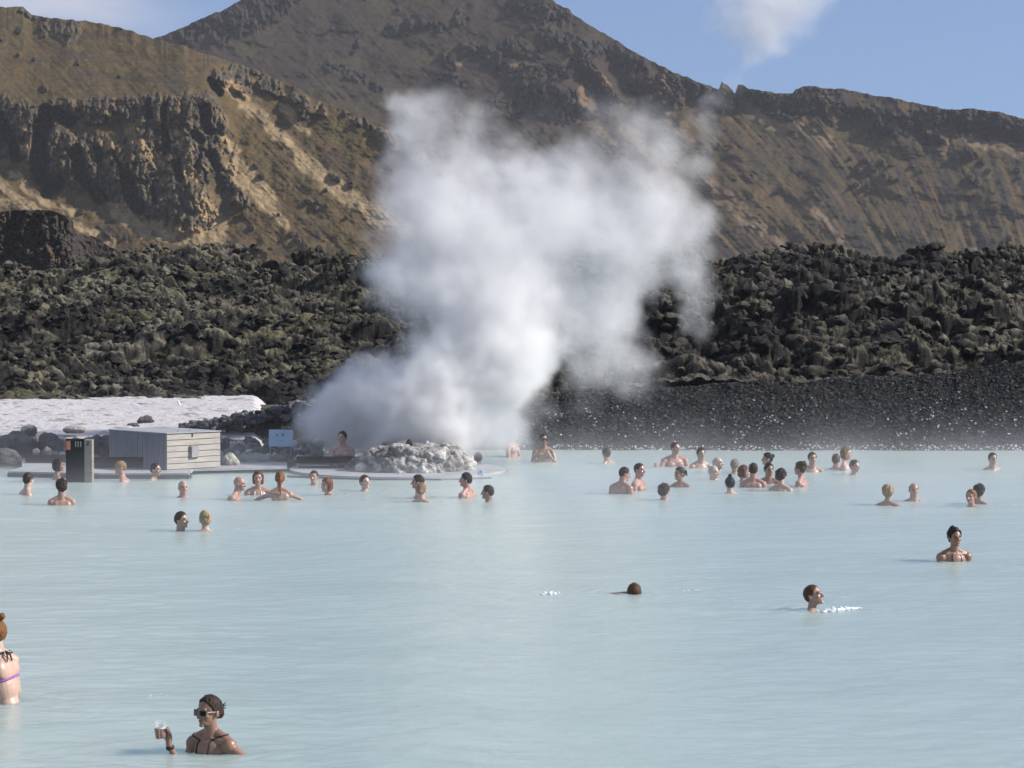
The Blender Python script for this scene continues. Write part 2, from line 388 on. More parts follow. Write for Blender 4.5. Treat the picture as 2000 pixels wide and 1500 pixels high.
# main mountain and its right ridge ---------------------------------
M_ROCK = [([(330, 72), (400, 45), (480, 12), (560, -5)], 22), ([(430, 70), (520, 40), (570, 10)], 18), ([(760, 62), (830, 48), (855, 58)], 12), ([(885, 30), (905, 45)], 8), ([(870, 118), (885, 130)], 13), ([(920, 100), (960, 110), (1000, 92), (1045, 105)], 15), ([(1070, 72), (1120, 92), (1200, 112)], 17),
  ([(980, 140), (1050, 140), (1110, 145)], 11), ([(1020, 178), (1060, 188), (1115, 195)], 20), ([(960, 215), (1020, 212), (1110, 232)], 15), ([(1140, 130), (1165, 175), (1190, 196)], 20), ([(1230, 128), (1262, 170), (1310, 190)], 24), ([(1300, 158), (1400, 196), (1430, 210)], 16),
  ([(1440, 178), (1480, 198), (1540, 216), (1600, 208)], 19), ([(1602, 215), (1612, 238)], 12), ([(1640, 214), (1700, 226)], 13), ([(1712, 252), (1780, 240), (1830, 238)], 22), ([(1800, 268), (1832, 276)], 11), ([(1850, 234), (1930, 246), (2060, 268)], 25),
  ([(1000, 20), (1060, 30), (1100, 40)], 12), ([(640, 130), (700, 150), (740, 175)], 8), ([(1540, 182), (1580, 175), (1640, 182)], 9), ([(860, 150), (900, 160)], 7), ([(700, 92), (690, 100)], 7)]
M_BOULD = [(1690, 315, 7), (1700, 327, 7), (1675, 333, 7), (1707, 333, 5), (1672, 360, 6), (1694, 364, 7), (1660, 309, 5), (1725, 343, 6), (1740, 350, 6), (1752, 352, 5), (1890, 296, 12), (1900, 304, 10), (1893, 350, 11), (1908, 356, 9), (1917, 317, 8), (1930, 335, 7), (1985, 332, 8), (1988, 346, 7), (1875, 308, 5), (1720, 318, 8), (1740, 322, 5), (1590, 382, 4), (1525, 370, 5), (1970, 465, 7), (1410, 160, 7), (1442, 168, 9), (1800, 335, 4), (1780, 325, 4), (990, 30, 5), (1040, 55, 6), (780, 20, 5), (650, 60, 4)]
M_GULLY = [([(1146, 150), (1160, 175), (1176, 192)], 12), ([(1712, 256), (1735, 262)], 8), ([(1790, 250), (1800, 276), (1826, 280)], 9), ([(1870, 248), (1940, 262), (2060, 282)], 9), ([(1600, 212), (1606, 232)], 7), ([(1545, 222), (1530, 212)], 5), ([(1655, 222), (1690, 230)], 6), ([(1085, 190), (1080, 230)], 5), ([(1120, 210), (1128, 230)], 5), ([(1230, 170), (1240, 185)], 6), ([(1480, 200), (1500, 212)], 5)]
M_TAN = [([(1165, 143), (1203, 188)], 7), ([(1136, 180), (1168, 232)], 10), ([(1240, 148), (1292, 180)], 7), ([(1140, 232), (1200, 290), (1270, 360)], 11), ([(893, 128), (932, 130)], 4), ([(990, 128), (1040, 125)], 4), ([(1460, 213), (1500, 245), (1532, 257)], 10), ([(1565, 248), (1622, 284)], 11), ([(1370, 340), (1440, 400), (1520, 470)], 9),
  ([(1828, 282), (1860, 290)], 11), ([(1300, 225), (1350, 270)], 9), ([(1395, 380), (1470, 450)], 6), ([(1640, 470), (1620, 440), (1590, 410)], 7), ([(1290, 150), (1310, 175)], 5), ([(1220, 250), (1290, 320), (1340, 380)], 10), ([(1885, 275), (1990, 300)], 8)]
def streak(U, Y): return U - (Y - 200) * np.interp(U, [600, 1300, 1600, 1750, 1900, 2100], [0.9, 1.0, 0.95, 0.7, 0.45, 0.3])
def main_masks(U, Y):
    wx = fbm(U / 20, Y / 20, 0, 4, 13) * 13; wy = fbm(U / 20, Y / 20, 0, 4, 18) * 11
    return layer(U + wx, Y + wy, M_ROCK), layer(U + wx * 0.4, Y + wy * 0.4, M_GULLY), layer(U + wx * 0.8, Y + wy * 0.8, M_TAN), layer(U + wx * 0.25, Y + wy * 0.25, [([(x, y)], r * 0.8) for x, y, r in M_BOULD])
def main_ratio(U, Y):
    rock = layer(U, Y, M_ROCK[8:19]); return (1.75 + 0.35 * fbm(U / 150, Y / 60, 0, 2, 4)) * (1 - 0.72 * rock)
def main_relief(U, Y):
    rock, gul, tan, b = main_masks(U, Y); st = streak(U, Y)
    f1, f2, rv = worley(U / 14 + fbm(U / 30, Y / 30, 0, 3, 41) * 0.6, Y / 20 + fbm(U / 40, Y / 40, 0, 3, 45) * 0.5, 14)
    g1, g2, gv = worley(U / 6 + Y / 40, Y / 7, 22)
    right = sstep(1250, 1450, U)
    rel = rock * (-rv * 7 - np.clip(f2 - f1, 0, 0.6) * 5 - gv * 2.2 + fbm(U / 5, Y / 6, 0, 4, 42) * 3 + 5)
    rel += gul * 18 - b * (5 + fbm(U / 4, Y / 4, 0, 3, 47) * 3) + fbm(U / 70, Y / 40, 0, 4, 45) * 7 + fbm(U / 7, Y / 5, 0, 4, 47) * 0.45
    rel += (ridged(st / 30, Y / 260, 2, 51) * 1.1 * right + fbm(st / 7, Y / 90, 0, 3, 54) * 0.4) * (1 - rock)
    return rel
def main_colour(U, Y, rel):
    rock, gul, tan, b = main_masks(U, Y); st = streak(U, Y); right = sstep(1200, 1420, U)
    c = np.zeros(U.shape + (3,)) + np.array([0.056, 0.044, 0.034])
    c = lerp(c, [0.066, 0.058, 0.030], sstep(0.0, 0.5, fbm(U / 70, Y / 30, 0, 5, 81)) * 0.8)
    cr_ = np.zeros_like(c) + np.array([0.098, 0.075, 0.037])
    cr_ = lerp(cr_, [0.050, 0.043, 0.038], sstep(-0.08, 0.3, fbm(st / 15, Y / 170, 0, 4, 82) + (Y - 330) / 1400))
    cr_ = lerp(cr_, [0.15, 0.098, 0.05], sstep(0.15, 0.5, fbm(st / 9, Y / 130, 0, 4, 83)) * 0.65)
    cr_ = lerp(cr_, [0.075, 0.07, 0.032], sstep(0.05, 0.5, fbm(U / 30, Y / 20, 0, 5, 84)) * 0.55)
    c = c * (1 - right[..., None]) + cr_ * right[..., None]
    c = lerp(c, [0.27, 0.20, 0.13], tan * (0.6 + 0.3 * fbm(st / 6, Y / 25, 0, 3, 85)))
    rc = np.zeros_like(c) + np.array([0.040, 0.037, 0.036]); rc = lerp(rc, [0.09, 0.062, 0.038], sstep(0.18, 0.55, fbm(U / 13, Y / 9, 0, 4, 86)) * 0.7)
    rc = lerp(rc, [0.2, 0.12, 0.065], tan * 0.8)
    c = c * (1 - rock[..., None]) + rc * rock[..., None]
    return lerp(c, [0.036, 0.034, 0.032], np.maximum(b, gul * 0.8)) * 0.86  # recesses coloured as in shade, along with the dark boulders
crest_main = [(200, 110), (300, 79), (320, 72), (350, 60), (400, 40), (440, 22), (470, 4), (520, -14), (600, -28), (800, -45), (960, -22), (1040, -8), (1070, 0), (1085, 10), (1112, 22), (1116, 30), (1150, 52), (1200, 82), (1260, 116), (1320, 145), (1380, 168), (1402, 176), (1408, 160), (1420, 168), (1434, 184), (1440, 166), (1452, 168), (1462, 178), (1500, 183), (1546, 184), (1552, 176), (1570, 170), (1592, 169), (1612, 176), (1640, 174), (1680, 184), (1740, 194), (1800, 206), (1850, 215), (1900, 214), (1930, 218), (2000, 233), (2160, 262)]
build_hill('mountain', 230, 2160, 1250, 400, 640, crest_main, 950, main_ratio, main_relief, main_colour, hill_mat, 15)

# dark crag at the far left -----------------------------------------
def crag_relief(U, Y):
    f1, f2, rv = worley(U / 16, Y / 26 + fbm(U / 20, Y / 20, 0, 3, 5), 64); rock = 1 - sstep(125, 165, U)
    return rock * (-rv * 3.6 - np.clip(f2 - f1, 0, 0.5) * 3 + fbm(U / 6, Y / 7, 0, 5, 62) * 2.2) + stroke(U, Y, [(30, 430), (20, 480)], 14) * 4 + fbm(U / 5, Y / 5, 0, 3, 60) * 0.5
def crag_colour(U, Y, rel):
    rock = 1 - sstep(125, 165, U + fbm(U / 9, Y / 9, 0, 3, 6) * 20)
    c = np.zeros(U.shape + (3,)) + np.array([0.056, 0.048, 0.042])
    rc = lerp(np.zeros_like(c) + np.array([0.052, 0.048, 0.043]), [0.12, 0.085, 0.05], sstep(0.15, 0.45, fbm(U / 22, Y / 10, 0, 4, 66) + stroke(U, Y, [(60, 490), (105, 500)], 14) * 0.5) * 0.8)
    return c * (1 - rock[..., None]) + rc * rock[..., None]
build_hill('crag_left', -170, 330, 420, 220, 640, [(-170, 405), (-30, 411), (0, 414), (40, 410), (100, 411), (118, 418), (134, 424), (143, 432), (146, 452), (180, 462), (225, 488), (262, 512), (330, 560)], 330,
           lambda U, Y: np.where(U < 140, 0.35, 1.2) + 0 * Y, crag_relief, crag_colour, hill_mat, 25)

# ------------------------------------------------------------------ ground, silica flat, lava field
gm = terrain_mat('lava_ground', 0.5, 0.3)
gx_, gy_ = np.meshgrid(np.linspace(-3000, 3000, 40), np.concatenate([np.linspace(-40, 200, 8), np.linspace(300, 6000, 24)]))
g = np_mesh('ground', np.stack([gx_, gy_, np.full_like(gx_, -0.6)], -1).reshape(-1, 3), grid_faces(32, 40), gm, col=np.full((32 * 40, 3), (0.05, 0.045, 0.04)))
g['kind'] = 'structure'

lava_top_y = [(-200, 522), (0, 520), (100, 520), (180, 512), (230, 506), (400, 496), (440, 490), (520, 494), (560, 496), (600, 492), (660, 488), (740, 498), (900, 505), (1200, 515), (1400, 522), (1440, 512), (1520, 500), (1620, 497), (1700, 494), (1760, 494), (1860, 500), (2000, 496), (2200, 492)]
def lava_z(U, D):
    """height of the lava field (metres) at photo column U and depth D"""
    X = (U - 1000) / F * D
    yt = np.interp(U, *zip(*lava_top_y)) + 12; zt = HC + k_of(yt) * 118
    z0 = np.interp(U, [-200, 500, 900, 1100, 1500, 2000, 2200], [0.45, 0.45, 0.9, 1.1, 1.35, 1.6, 1.7])
    d0 = np.interp(U, [-200, 500, 900, 1100, 2200], [66.0, 66.0, 60, 58.0, 58.0])
    t = np.clip((D - d0) / (116 - d0), -0.3, 1.35)
    base = z0 + (zt - z0) * np.where(t < 0, 0, np.where(t < 1, 1 - (1 - np.clip(t, 0, 1)) ** 1.35, 1 - (t - 1) * 1.2))
    amp = np.interp(U, [500, 1000], [0.0, 0.35]) + sstep(0.0, 0.06, t) * (0.75 + 0.35 * t)
    a = fbm(X / 5.0, D / 4.0, 0, 4, 101) * 1.2 - np.maximum(ridged(X / 3.2, D / 2.6, 3, 115) - 0.3, 0) * 0.8 - np.maximum(ridged(X / 1.3, D / 1.0, 2, 116) - 0.45, 0) * 0.5
    wx = fbm(X / 1.6, D / 1.6, 0, 3, 104) * 0.5; wy = fbm(X / 1.6, D / 1.6, 0, 3, 106) * 0.5
    f1, f2, rv = worley(X / 1.0 + wx, D / 1.1 + wy, 102)
    h1, h2, hv = worley(X / 0.48 + wx * 2, D / 0.62 + wy * 2, 107)
    m1 = np.sqrt(np.clip(1 - (f1 / 0.8) ** 2, 0, 1)); m2 = np.sqrt(np.clip(1 - (h1 / 0.85) ** 2, 0, 1))
    p1, c1 = plates(X / 0.9 + wx, D / 0.7 + wy, 132, 0.6); p2, c2 = plates(X / 0.42 + wx * 0.7, D / 0.32 + wy * 0.7, 133, 0.55); p3, c3 = plates(X / 0.24 + wx * 0.5, D / 0.2 + wy * 0.5, 134, 0.5)
    jag = (p1 * 0.36 * (0.4 + 0.6 * c1) + p2 * 0.20 * (0.4 + 0.6 * c2) + p3 * 0.08 * c3 + m2 * 0.12 + fbm(X / 0.14, D / 0.14, 0, 3, 111) * 0.05) - 0.40
    g1, _, gv = worley(X / 1.05 + wx, D / 0.75 + wy, 141); k1, _, kv = worley(X / 0.46 + wx, D / 0.34 + wy, 143); l1, _, lv_ = worley(X / 0.2 + wx, D / 0.16 + wy, 145)
    s1, s2, s3 = (np.sqrt(np.clip(1 - (q / 0.82) ** 2, 0, 1)) for q in (g1, k1, l1))
    pil = s1 * (0.2 + 0.8 * gv) * 0.40 + s2 * (0.25 + 0.75 * kv) * 0.22 + s3 * (0.3 + 0.7 * lv_) * 0.09 + p2 * 0.08 * c2 + p3 * 0.06 * c3 - 0.46 + fbm(X / 0.12, D / 0.12, 0, 2, 111) * 0.03
    m1 = s1 * 0.35 + s2 * (0.3 + 0.4 * kv) + s3 * 0.15; m2 = s2
    wj = sstep(-0.15, 0.25, fbm(X / 6, D / 6, 0, 3, 113) + np.interp(U, [0, 600, 1100, 2100], [-0.35, -0.25, -0.08, -0.02]) + (t - 0.5) * 0.4)
    rel = a + jag * wj + pil * (1 - wj)
    return base + rel * amp, m1, m2, t
nu, nv = 1150, 760
us = np.linspace(-180, 2180, nu); ds = 59 + (132 - 59) * np.linspace(0, 1, nv) ** 1.15
U, D = np.meshgrid(us, ds)
Z, m1, m2, tt = lava_z(U, D)
X = (U - 1000) / F * D
dzx = np.gradient(Z, axis=1) / np.gradient(X, axis=1); dzy = np.gradient(Z, axis=0) / np.gradient(D, axis=0)
upf = 1 / np.sqrt(1 + dzx ** 2 + dzy ** 2)
mossy = sstep(0.55, 0.92, m1 + fbm(X / 0.35, D / 0.35, 0, 4, 121) * 0.35 + fbm(X / 3.0, D / 3.5, 0, 4, 122) * 0.62) * (1 - 0.92 * sstep(0.55, 1.5, dzy)) * sstep(0.2, 0.45, upf) * np.interp(U, [0, 700, 1100, 1500, 2100], [1, 0.95, 0.6, 0.5, 0.75]) * (0.75 + 0.25 * np.clip(fbm(X / 4, D / 5, 0, 3, 123) * 3, -1, 1))  # moss, plus shade put into colour: tops pale, fronts and hollows dark
col = np.zeros(U.shape + (3,)) + np.array([0.024, 0.023, 0.022])
moss = lerp(np.zeros_like(col) + np.array([0.19, 0.175, 0.12]), [0.125, 0.118, 0.06], sstep(-0.1, 0.35, fbm(X / 2.5, D / 2.5, 0, 4, 125)) * 0.85 * (U < 1100))
moss = lerp(moss, [0.21, 0.185, 0.15], sstep(0, 0.5, fbm(X / 3, D / 3, 0, 3, 127) + (U > 1100) * 0.35))
col = col * (1 - mossy[..., None]) + moss * mossy[..., None]
lava_mat = terrain_mat('mossy_lava', 3.5, 0.12, scale2=14)
lv = np_mesh('lava_field_terrain', np.stack([X, D, Z], -1).reshape(-1, 3), grid_faces(nv, nu), lava_mat, col=col.reshape(-1, 3)); lv['kind'] = 'structure'

# loose lava blocks over the field
rng = np.random.default_rng(7)
def ico(sub):
    bm = bmesh.new(); bmesh.ops.create_icosphere(bm, subdivisions=sub, radius=1)
    V = np.array([v.co for v in bm.verts]); Fc = np.array([[v.index for v in f.verts] for f in bm.faces]); bm.free(); return V, Fc
def rock_protos(n, sub, seed, jag=0.35):
    V, Fc = ico(sub); out = []
    for i in range(n):
        s = seed + i * 13
        d = fbm(V[:, 0] * 1.3 + i * 5, V[:, 1] * 1.3, V[:, 2] * 1.3 + 3.1 * i, 3, s)
        f1, f2, rv = worley(V[:, 0] * 1.6 + V[:, 2] * 0.7 + i, V[:, 1] * 1.6 - V[:, 2] * 0.9 + i, s)
        r = 1 + d * jag * 1.5 + (rv - 0.5) * jag * 0.7
        W_ = V * r[:, None]
        for k in range(9):
            nn = rng.normal(0, 1, 3); nn /= np.linalg.norm(nn); cc = rng.uniform(0.5, 0.85); dd = W_ @ nn - cc
            W_ = W_ - np.maximum(dd, 0)[:, None] * nn * 0.93
        W_ = W_ * (1 + 0.10 * fbm(V[:, 0] * 4 + i, V[:, 1] * 4, V[:, 2] * 4, 3, s + 5)[:, None])
        out.append(W_ * 1.15 * np.array([1, rng.uniform(0.7, 1), rng.uniform(0.5, 0.85)]))
    return out, Fc
def scatter(name, protos, Fc, P, S, mat, cols, smooth=False, tilt=0.6):
    n = len(P); k = len(protos[0]); V = np.empty((n, k, 3)); idx = rng.integers(0, len(protos), n)
    rz = rng.uniform(0, 2 * np.pi, n); rx = rng.normal(0, tilt, n)
    for i in range(n):
        c, s_, cx1, sx1 = math.cos(rz[i]), math.sin(rz[i]), math.cos(rx[i]), math.sin(rx[i])
        M = np.array([[c, -s_, 0], [s_, c, 0], [0, 0, 1]]) @ np.array([[1, 0, 0], [0, cx1, -sx1], [0, sx1, cx1]])
        V[i] = protos[idx[i]] @ M.T * S[i] + P[i]
    FF = (Fc[None] + (np.arange(n) * k)[:, None, None]).reshape(-1, 3)
    cc = cols(V, P) if callable(cols) else np.repeat(cols[:, None], k, 1)
    return np_mesh(name, V.reshape(-1, 3), FF, mat, smooth=smooth, col=cc.reshape(-1, 3))
pr, pf = rock_protos(14, 3, 300, 0.42)
n = 4600
ru = rng.uniform(-180, 2180, n); rd = 61 + (128 - 61) * rng.uniform(0, 1, n) ** 1.0
rd = np.where((ru < 620) & (rd < 67.5), rd + 8, rd)
rz_, _, _, rt = lava_z(ru, rd)
S = rng.gamma(1.5, 0.07, n) + 0.06; S = np.clip(S, 0.06, 0.30) * np.where(rt < 0.12, 0.75, 1) * np.where(ru > 1100, 1.1, 0.75)
P = np.stack([(ru - 1000) / F * rd, rd, rz_ + S * 0.1], 1)
# big teeth along the crest
cu = rng.uniform(-100, 2150, 150); cd = rng.uniform(104, 118, 150); cz = lava_z(cu, cd)[0]; cs = rng.uniform(0.15, 0.45, 150)
P = np.vstack([P, np.stack([(cu - 1000) / F * cd, cd, cz + cs * 0.2], 1)]); S = np.concatenate([S, cs])
def rock_cols(V, P):
    c = V - P[:, None]; up = c[..., 2] / (np.linalg.norm(c, axis=2) + 1e-6)
    m = sstep(0.15, 0.75, up + fbm(V[..., 0] / 0.3, V[..., 1] / 0.3, V[..., 2] / 0.3, 2, 131) * 0.4) * 0.85
    m = m * (0.3 + 0.7 * _h(np.arange(len(P)), 3, 1, 5))[:, None] * sstep(-0.25, 0.25, fbm(P[:, 0] / 3.0, P[:, 1] / 3.5, 0, 4, 122))[:, None]
    b = np.zeros(V.shape) + np.array([0.036, 0.034, 0.032])
    return lerp(b, [0.2, 0.185, 0.135], m)
lr = scatter('lava_rubble', pr, pf, P, S, lava_mat, rock_cols, smooth=False)
tag(lr, 'dark jagged lava blocks with dry grey moss strewn over the lava field', 'lava rocks', kind='stuff')

sp, sf_ = rock_protos(12, 2, 700, 0.5)
n = 8000; ru = 2150 - 2300 * rng.uniform(0, 1, n) ** 1.35; rd = 60 + 60 * rng.uniform(0, 1, n) ** 0.85; rd = np.where((ru < 620) & (rd < 67.0), rd + 8, rd)
e_ = 0.25; zz0 = lava_z(ru, rd)[0]; S = np.clip(rng.gamma(2.0, 0.045, n) + 0.05, 0.06, 0.26) * np.where(ru < 1000, 0.8, 1.0)
zf = lava_z(ru, rd + 0.22)[0]; zr = zz0 + np.maximum(zf - zz0, 0) * rng.uniform(0, 1, n)   # some sit on the steps' faces
P = np.stack([(ru - 1000) / F * rd, rd, zr + S * 0.15], 1)
lr2 = scatter('lava_rubble', sp, sf_, P, S, lava_mat, rock_cols, smooth=False, tilt=0.4)
tag(lr2, 'small broken lava stones filling the gaps between the larger mossy blocks', 'lava rocks', kind='stuff')

# silica flat behind the hut ----------------------------------------
us = np.linspace(-200, 760, 420); ds = np.linspace(49.2, 68.5, 240); U, D = np.meshgrid(us, ds); X = (U - 1000) / F * D
edge = np.interp(D, [49, 50.3, 51.5, 53, 70], [-0.5, 0.0, 0.36, 0.48, 0.62])
Z = edge + fbm(X / 1.6, D / 1.6, 0, 5, 141) * 0.06 + np.maximum(fbm(X / 0.3, D / 0.3, 0, 4, 143), 0) * 0.05
Z = Z - sstep(490, 575, U) * 1.0
w = sstep(-0.35, 0.15, fbm(X / 0.8, D / 0.8, 0, 5, 144) + (D - 51.5) * 0.35)
col = lerp(np.zeros(U.shape + (3,)) + np.array([0.16, 0.15, 0.145]), [0.60, 0.575, 0.575], w)
col = lerp(col, [0.24, 0.22, 0.2], sstep(0.3, 0.5, fbm(X / 0.35, D / 0.5, 0, 4, 146)) * 0.8)
silica_mat = terrain_mat('white_silica_crust', 8, 0.06, 0.85, 0.8, 1.15, 0.2)
sf = np_mesh('silica_flat_ground', np.stack([X, D, Z], -1).reshape(-1, 3), grid_faces(240, 420), silica_mat, col=col.reshape(-1, 3)); sf['kind'] = 'structure'

# gravel banks -------------------------------------------------------
def bank_profile(U):
    cy_ = np.interp(U, [330, 430, 480, 520, 570, 620, 700, 900, 1075, 1200, 1400, 1550, 1700, 1800, 1900, 2000, 2200], [862, 845, 826, 812, 797, 786, 778, 775, 773, 765, 751, 745, 738, 735, 722, 707, 680])
    wd = np.interp(U, [300, 430, 560, 700, 850, 1080, 1400, 2200], [50.6, 51.2, 52.0, 54.0, 55.0, 55.2, 55.0, 55.0])   # waterline depth
    wd = wd + vnoise(U / 45, U * 0, 0, 301) * 0.10 + vnoise(U / 13, U * 0, 0, 302) * 0.02
    return cy_, wd
us = np.linspace(330, 2200, 900); ts = np.linspace(-0.15, 1.9, 150); U, T = np.meshgrid(us, ts)
cyy, wd = bank_profile(U)
D = wd + T * 2.6; zc = HC + k_of(cyy) * (wd + 2.6)
Z = np.where(T < 0, T * 2.0, np.where(T < 1, zc * np.clip(T, 0, 1) ** 0.92, zc - (T - 1) * 0.5)); X = (U - 1000) / F * D
Z = Z + fbm(X / 0.5, D / 0.5, 0, 3, 151) * 0.06 * (T > -0.05) + fbm(X / 0.08, D / 0.08, 0, 2, 152) * 0.022
bank_mat = terrain_mat('black_gravel', 14, 0.05, 0.9, 0.5, 1.5, 0.12)
bcol = np.zeros(U.shape + (3,)) + np.array([0.018, 0.018, 0.019])
bk_ = np_mesh('gravel_bank_ground', np.stack([X, D, Z], -1).reshape(-1, 3), grid_faces(150, 900), bank_mat, col=bcol.reshape(-1, 3)); bk_['kind'] = 'structure'
def bank_pts(n, t0=0.0, t1=1.08, u0=380, u1=2150):
    u = rng.uniform(u0, u1, n); t = rng.uniform(t0, t1, n); cyy, wd = bank_profile(u); d = wd + t * 2.6; zc = HC + k_of(cyy) * (wd + 2.6)
    x = (u - 1000) / F * d
    z = np.where(t < 1, zc * np.clip(t, 0, 1) ** 0.92, zc - (t - 1) * 0.5) + fbm(x / 0.5, d / 0.5, 0, 3, 151) * 0.06
    return np.stack([x, d, z], 1), u, t
gp, gf = rock_protos(10, 1, 500, 0.5)
P, u_, t_ = bank_pts(15000)
S = rng.uniform(0.022, 0.055, len(P)); g = rng.uniform(0.02, 0.10, len(P)) ** 1.0; cols = np.stack([g * 1.0, g * 0.99, g * 0.98], 1)
o = scatter('gravel', gp, gf, P, S, bank_mat, cols); tag(o, 'coarse black gravel covering the bank behind the bathers', 'gravel', kind='stuff')
P, u_, t_ = bank_pts(900, 0.02, 0.72, 600, 2150)
clump = fbm(u_ / 60, t_ * 3, 0, 3, 161); keep = (clump > 0.14) | (rng.uniform(0, 1, len(P)) < 0.16) ; P = P[keep]; P[:, 2] += 0.02
P2, u2, t2 = bank_pts(420, -0.02, 0.05, 1080, 2150); P2[:, 2] += 0.02; P = np.vstack([P, P2])
S = rng.uniform(0.014, 0.034, len(P)); g = rng.uniform(0.4, 0.72, len(P)); cols = np.stack([g, g * 1.0, g * 1.02], 1)
o = scatter('silica_coated_pebbles', gp, gf, P, S, silica_mat, cols); tag(o, 'small white silica coated pebbles dotted over the black gravel bank', 'pebbles', kind='stuff')

# ------------------------------------------------------------------ water
nu, nv = 900, 1000
us = np.linspace(-260, 2260, nu); yy = np.linspace(1, 0, nv) ** 1.0
rows = 862 + (1640 - 862) * np.linspace(1, 0, nv)
D1 = depth_on(0, rows); U, D = np.meshgrid(us, D1); X = (U - 1000) / F * D
fade = np.clip(1.3 - D / 60, 0.25, 1)
Z = (fbm(X / 0.9, D / 0.55, 0, 3, 171) * 0.016 + fbm(X / 0.30 + D * 0.3, D / 0.15, 0, 2, 175) * 0.008) * fade
Z += fbm(X / 3.5, D / 2.2, 0, 2, 177) * 0.010
rip = []
t = NT('milky_blue_water'); p = t.pos()
mp = t.n('ShaderNodeMapping'); mp.inputs['Scale'].default_value = (1.0, 1.4, 1.0); mp.inputs['Rotation'].default_value = (0, 0, R(12)); t.l(p, mp.inputs[0])
n1 = t.noise(4.5, 5, mp.outputs[0], 0.6)
mp2 = t.n('ShaderNodeMapping'); mp2.inputs['Scale'].default_value = (0.30, 0.8, 1.0); t.l(p, mp2.inputs[0])
n2 = t.noise(1.0, 4, mp2.outputs[0], 0.6)
base = t.mix(t.rng(n2, 0.3, 0.7, 0, 1), (0.345, 0.43, 0.405), (0.385, 0.47, 0.445))
t.l(base, t.b.inputs['Base Color']); t.b.inputs['Roughness'].default_value = 0.24; t.b.inputs['IOR'].default_value = 1.33; t.b.subsurface_method = 'BURLEY'; t.b.inputs['Subsurface Weight'].default_value = 1.0; t.b.inputs['Subsurface Radius'].default_value = (0.25, 0.4, 0.45); t.b.inputs['Subsurface Scale'].default_value = 2.2; t.b.inputs['Specular IOR Level'].default_value = 0.5
t.bump(n1, 0.4, 0.03)
water_mat = t.m
WZ = Z
wt = np_mesh('lagoon_water', np.stack([X, D, Z], -1).reshape(-1, 3), grid_faces(nv, nu), water_mat); wt['kind'] = 'structure'

def lumps(name, cx, cy, rx, ry, rz, z0, mat, label, cat, seed, colr=(0.2, 0.19, 0.18), tops=(0.6, 0.6, 0.6), jag=0.5, sub=4, group=None, power=1.0):
    V, Fc = ico(sub)
    d = fbm(V[:, 0] * 1.6 + seed, V[:, 1] * 1.6, V[:, 2] * 1.6, 5, seed); f1, f2, rv = worley(V[:, 0] * 2 + V[:, 2] + seed, V[:, 1] * 2 - V[:, 2] * 1.2, seed)
    r = 1 + d * jag + (rv - 0.5) * jag * 0.35
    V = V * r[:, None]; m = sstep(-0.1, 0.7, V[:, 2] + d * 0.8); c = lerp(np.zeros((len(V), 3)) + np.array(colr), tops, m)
    V = V * np.array([rx, ry, rz]) + np.array([cx, cy, z0 + rz * 0.55])
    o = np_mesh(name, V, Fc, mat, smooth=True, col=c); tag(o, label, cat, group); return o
stone_mat = terrain_mat('boulder_stone', 9, 0.05, 0.85, 0.75, 1.25, 0.3)
def boulder(x, y, w, h, label, seed, D=None, colr=(0.16, 0.155, 0.15), tops=(0.25, 0.24, 0.23), jag=0.35, name='boulder'):
    """x, y: photo position of the bottom middle; w, h photo size"""
    D = D or 50.0; s = F / D; zb = HC + k_of(y) * D
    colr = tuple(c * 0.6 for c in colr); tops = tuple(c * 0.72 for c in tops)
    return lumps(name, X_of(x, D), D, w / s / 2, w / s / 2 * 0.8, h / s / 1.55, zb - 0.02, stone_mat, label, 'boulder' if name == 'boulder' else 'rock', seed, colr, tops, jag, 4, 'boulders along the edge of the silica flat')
boulder(30, 884, 84, 42, 'large smooth grey boulder at the left edge of the photo behind the deck', 3, 50.8)
boulder(5, 900, 60, 26, 'low dark grey boulder at the left edge just above the deck tip', 9, 49.8, (0.12, 0.12, 0.12), (0.15, 0.15, 0.15))
boulder(98, 884, 50, 40, 'upright pointed grey boulder between the big smooth one and the dark post box', 5, 50.9, jag=0.5)
boulder(56, 846, 30, 20, 'pinkish white lump of rock above the large smooth boulder', 6, 52.2, (0.3, 0.26, 0.24), (0.75, 0.7, 0.66))
boulder(143, 842, 42, 14, 'cream crusted flat rock on the silica above the dark post box', 8, 52.5, (0.3, 0.28, 0.26), (0.68, 0.63, 0.6))
boulder(70, 886, 16, 12, 'small white stone at the foot of the big grey boulder', 11, 50.1, (0.4, 0.38, 0.36), (0.7, 0.68, 0.66))
boulder(90, 888, 20, 16, 'small cream stone left of the dark post box', 12, 50.1, (0.4, 0.36, 0.32), (0.75, 0.72, 0.68))
boulder(283, 826, 30, 15, 'dark rock standing on the white silica flat above the wooden hut', 13, 56.5, (0.06, 0.06, 0.06), (0.14, 0.14, 0.14), 0.5)
boulder(259, 834, 22, 9, 'small flat dark rock on the silica left of the bigger dark one', 14, 55.5, (0.06, 0.06, 0.06), (0.12, 0.12, 0.12), 0.5)
boulder(283, 798, 42, 12, 'dark rock with white crust at the foot of the lava above the hut', 15, 64.8, (0.07, 0.07, 0.07), (0.3, 0.3, 0.3), 0.5)
boulder(448, 915, 36, 32, 'round cream crusted rock at the right corner of the wooden hut', 16, 48.9, (0.22, 0.2, 0.19), (0.72, 0.68, 0.58))
boulder(497, 908, 74, 25, 'long low grey boulder between the cream rock and the sign', 17, 49.9, (0.2, 0.2, 0.205), (0.4, 0.4, 0.4), 0.25)
boulder(552, 908, 48, 24, 'lumpy dark grey boulder below the blue sign', 18, 49.9, (0.1, 0.1, 0.105), (0.22, 0.22, 0.22), 0.6)
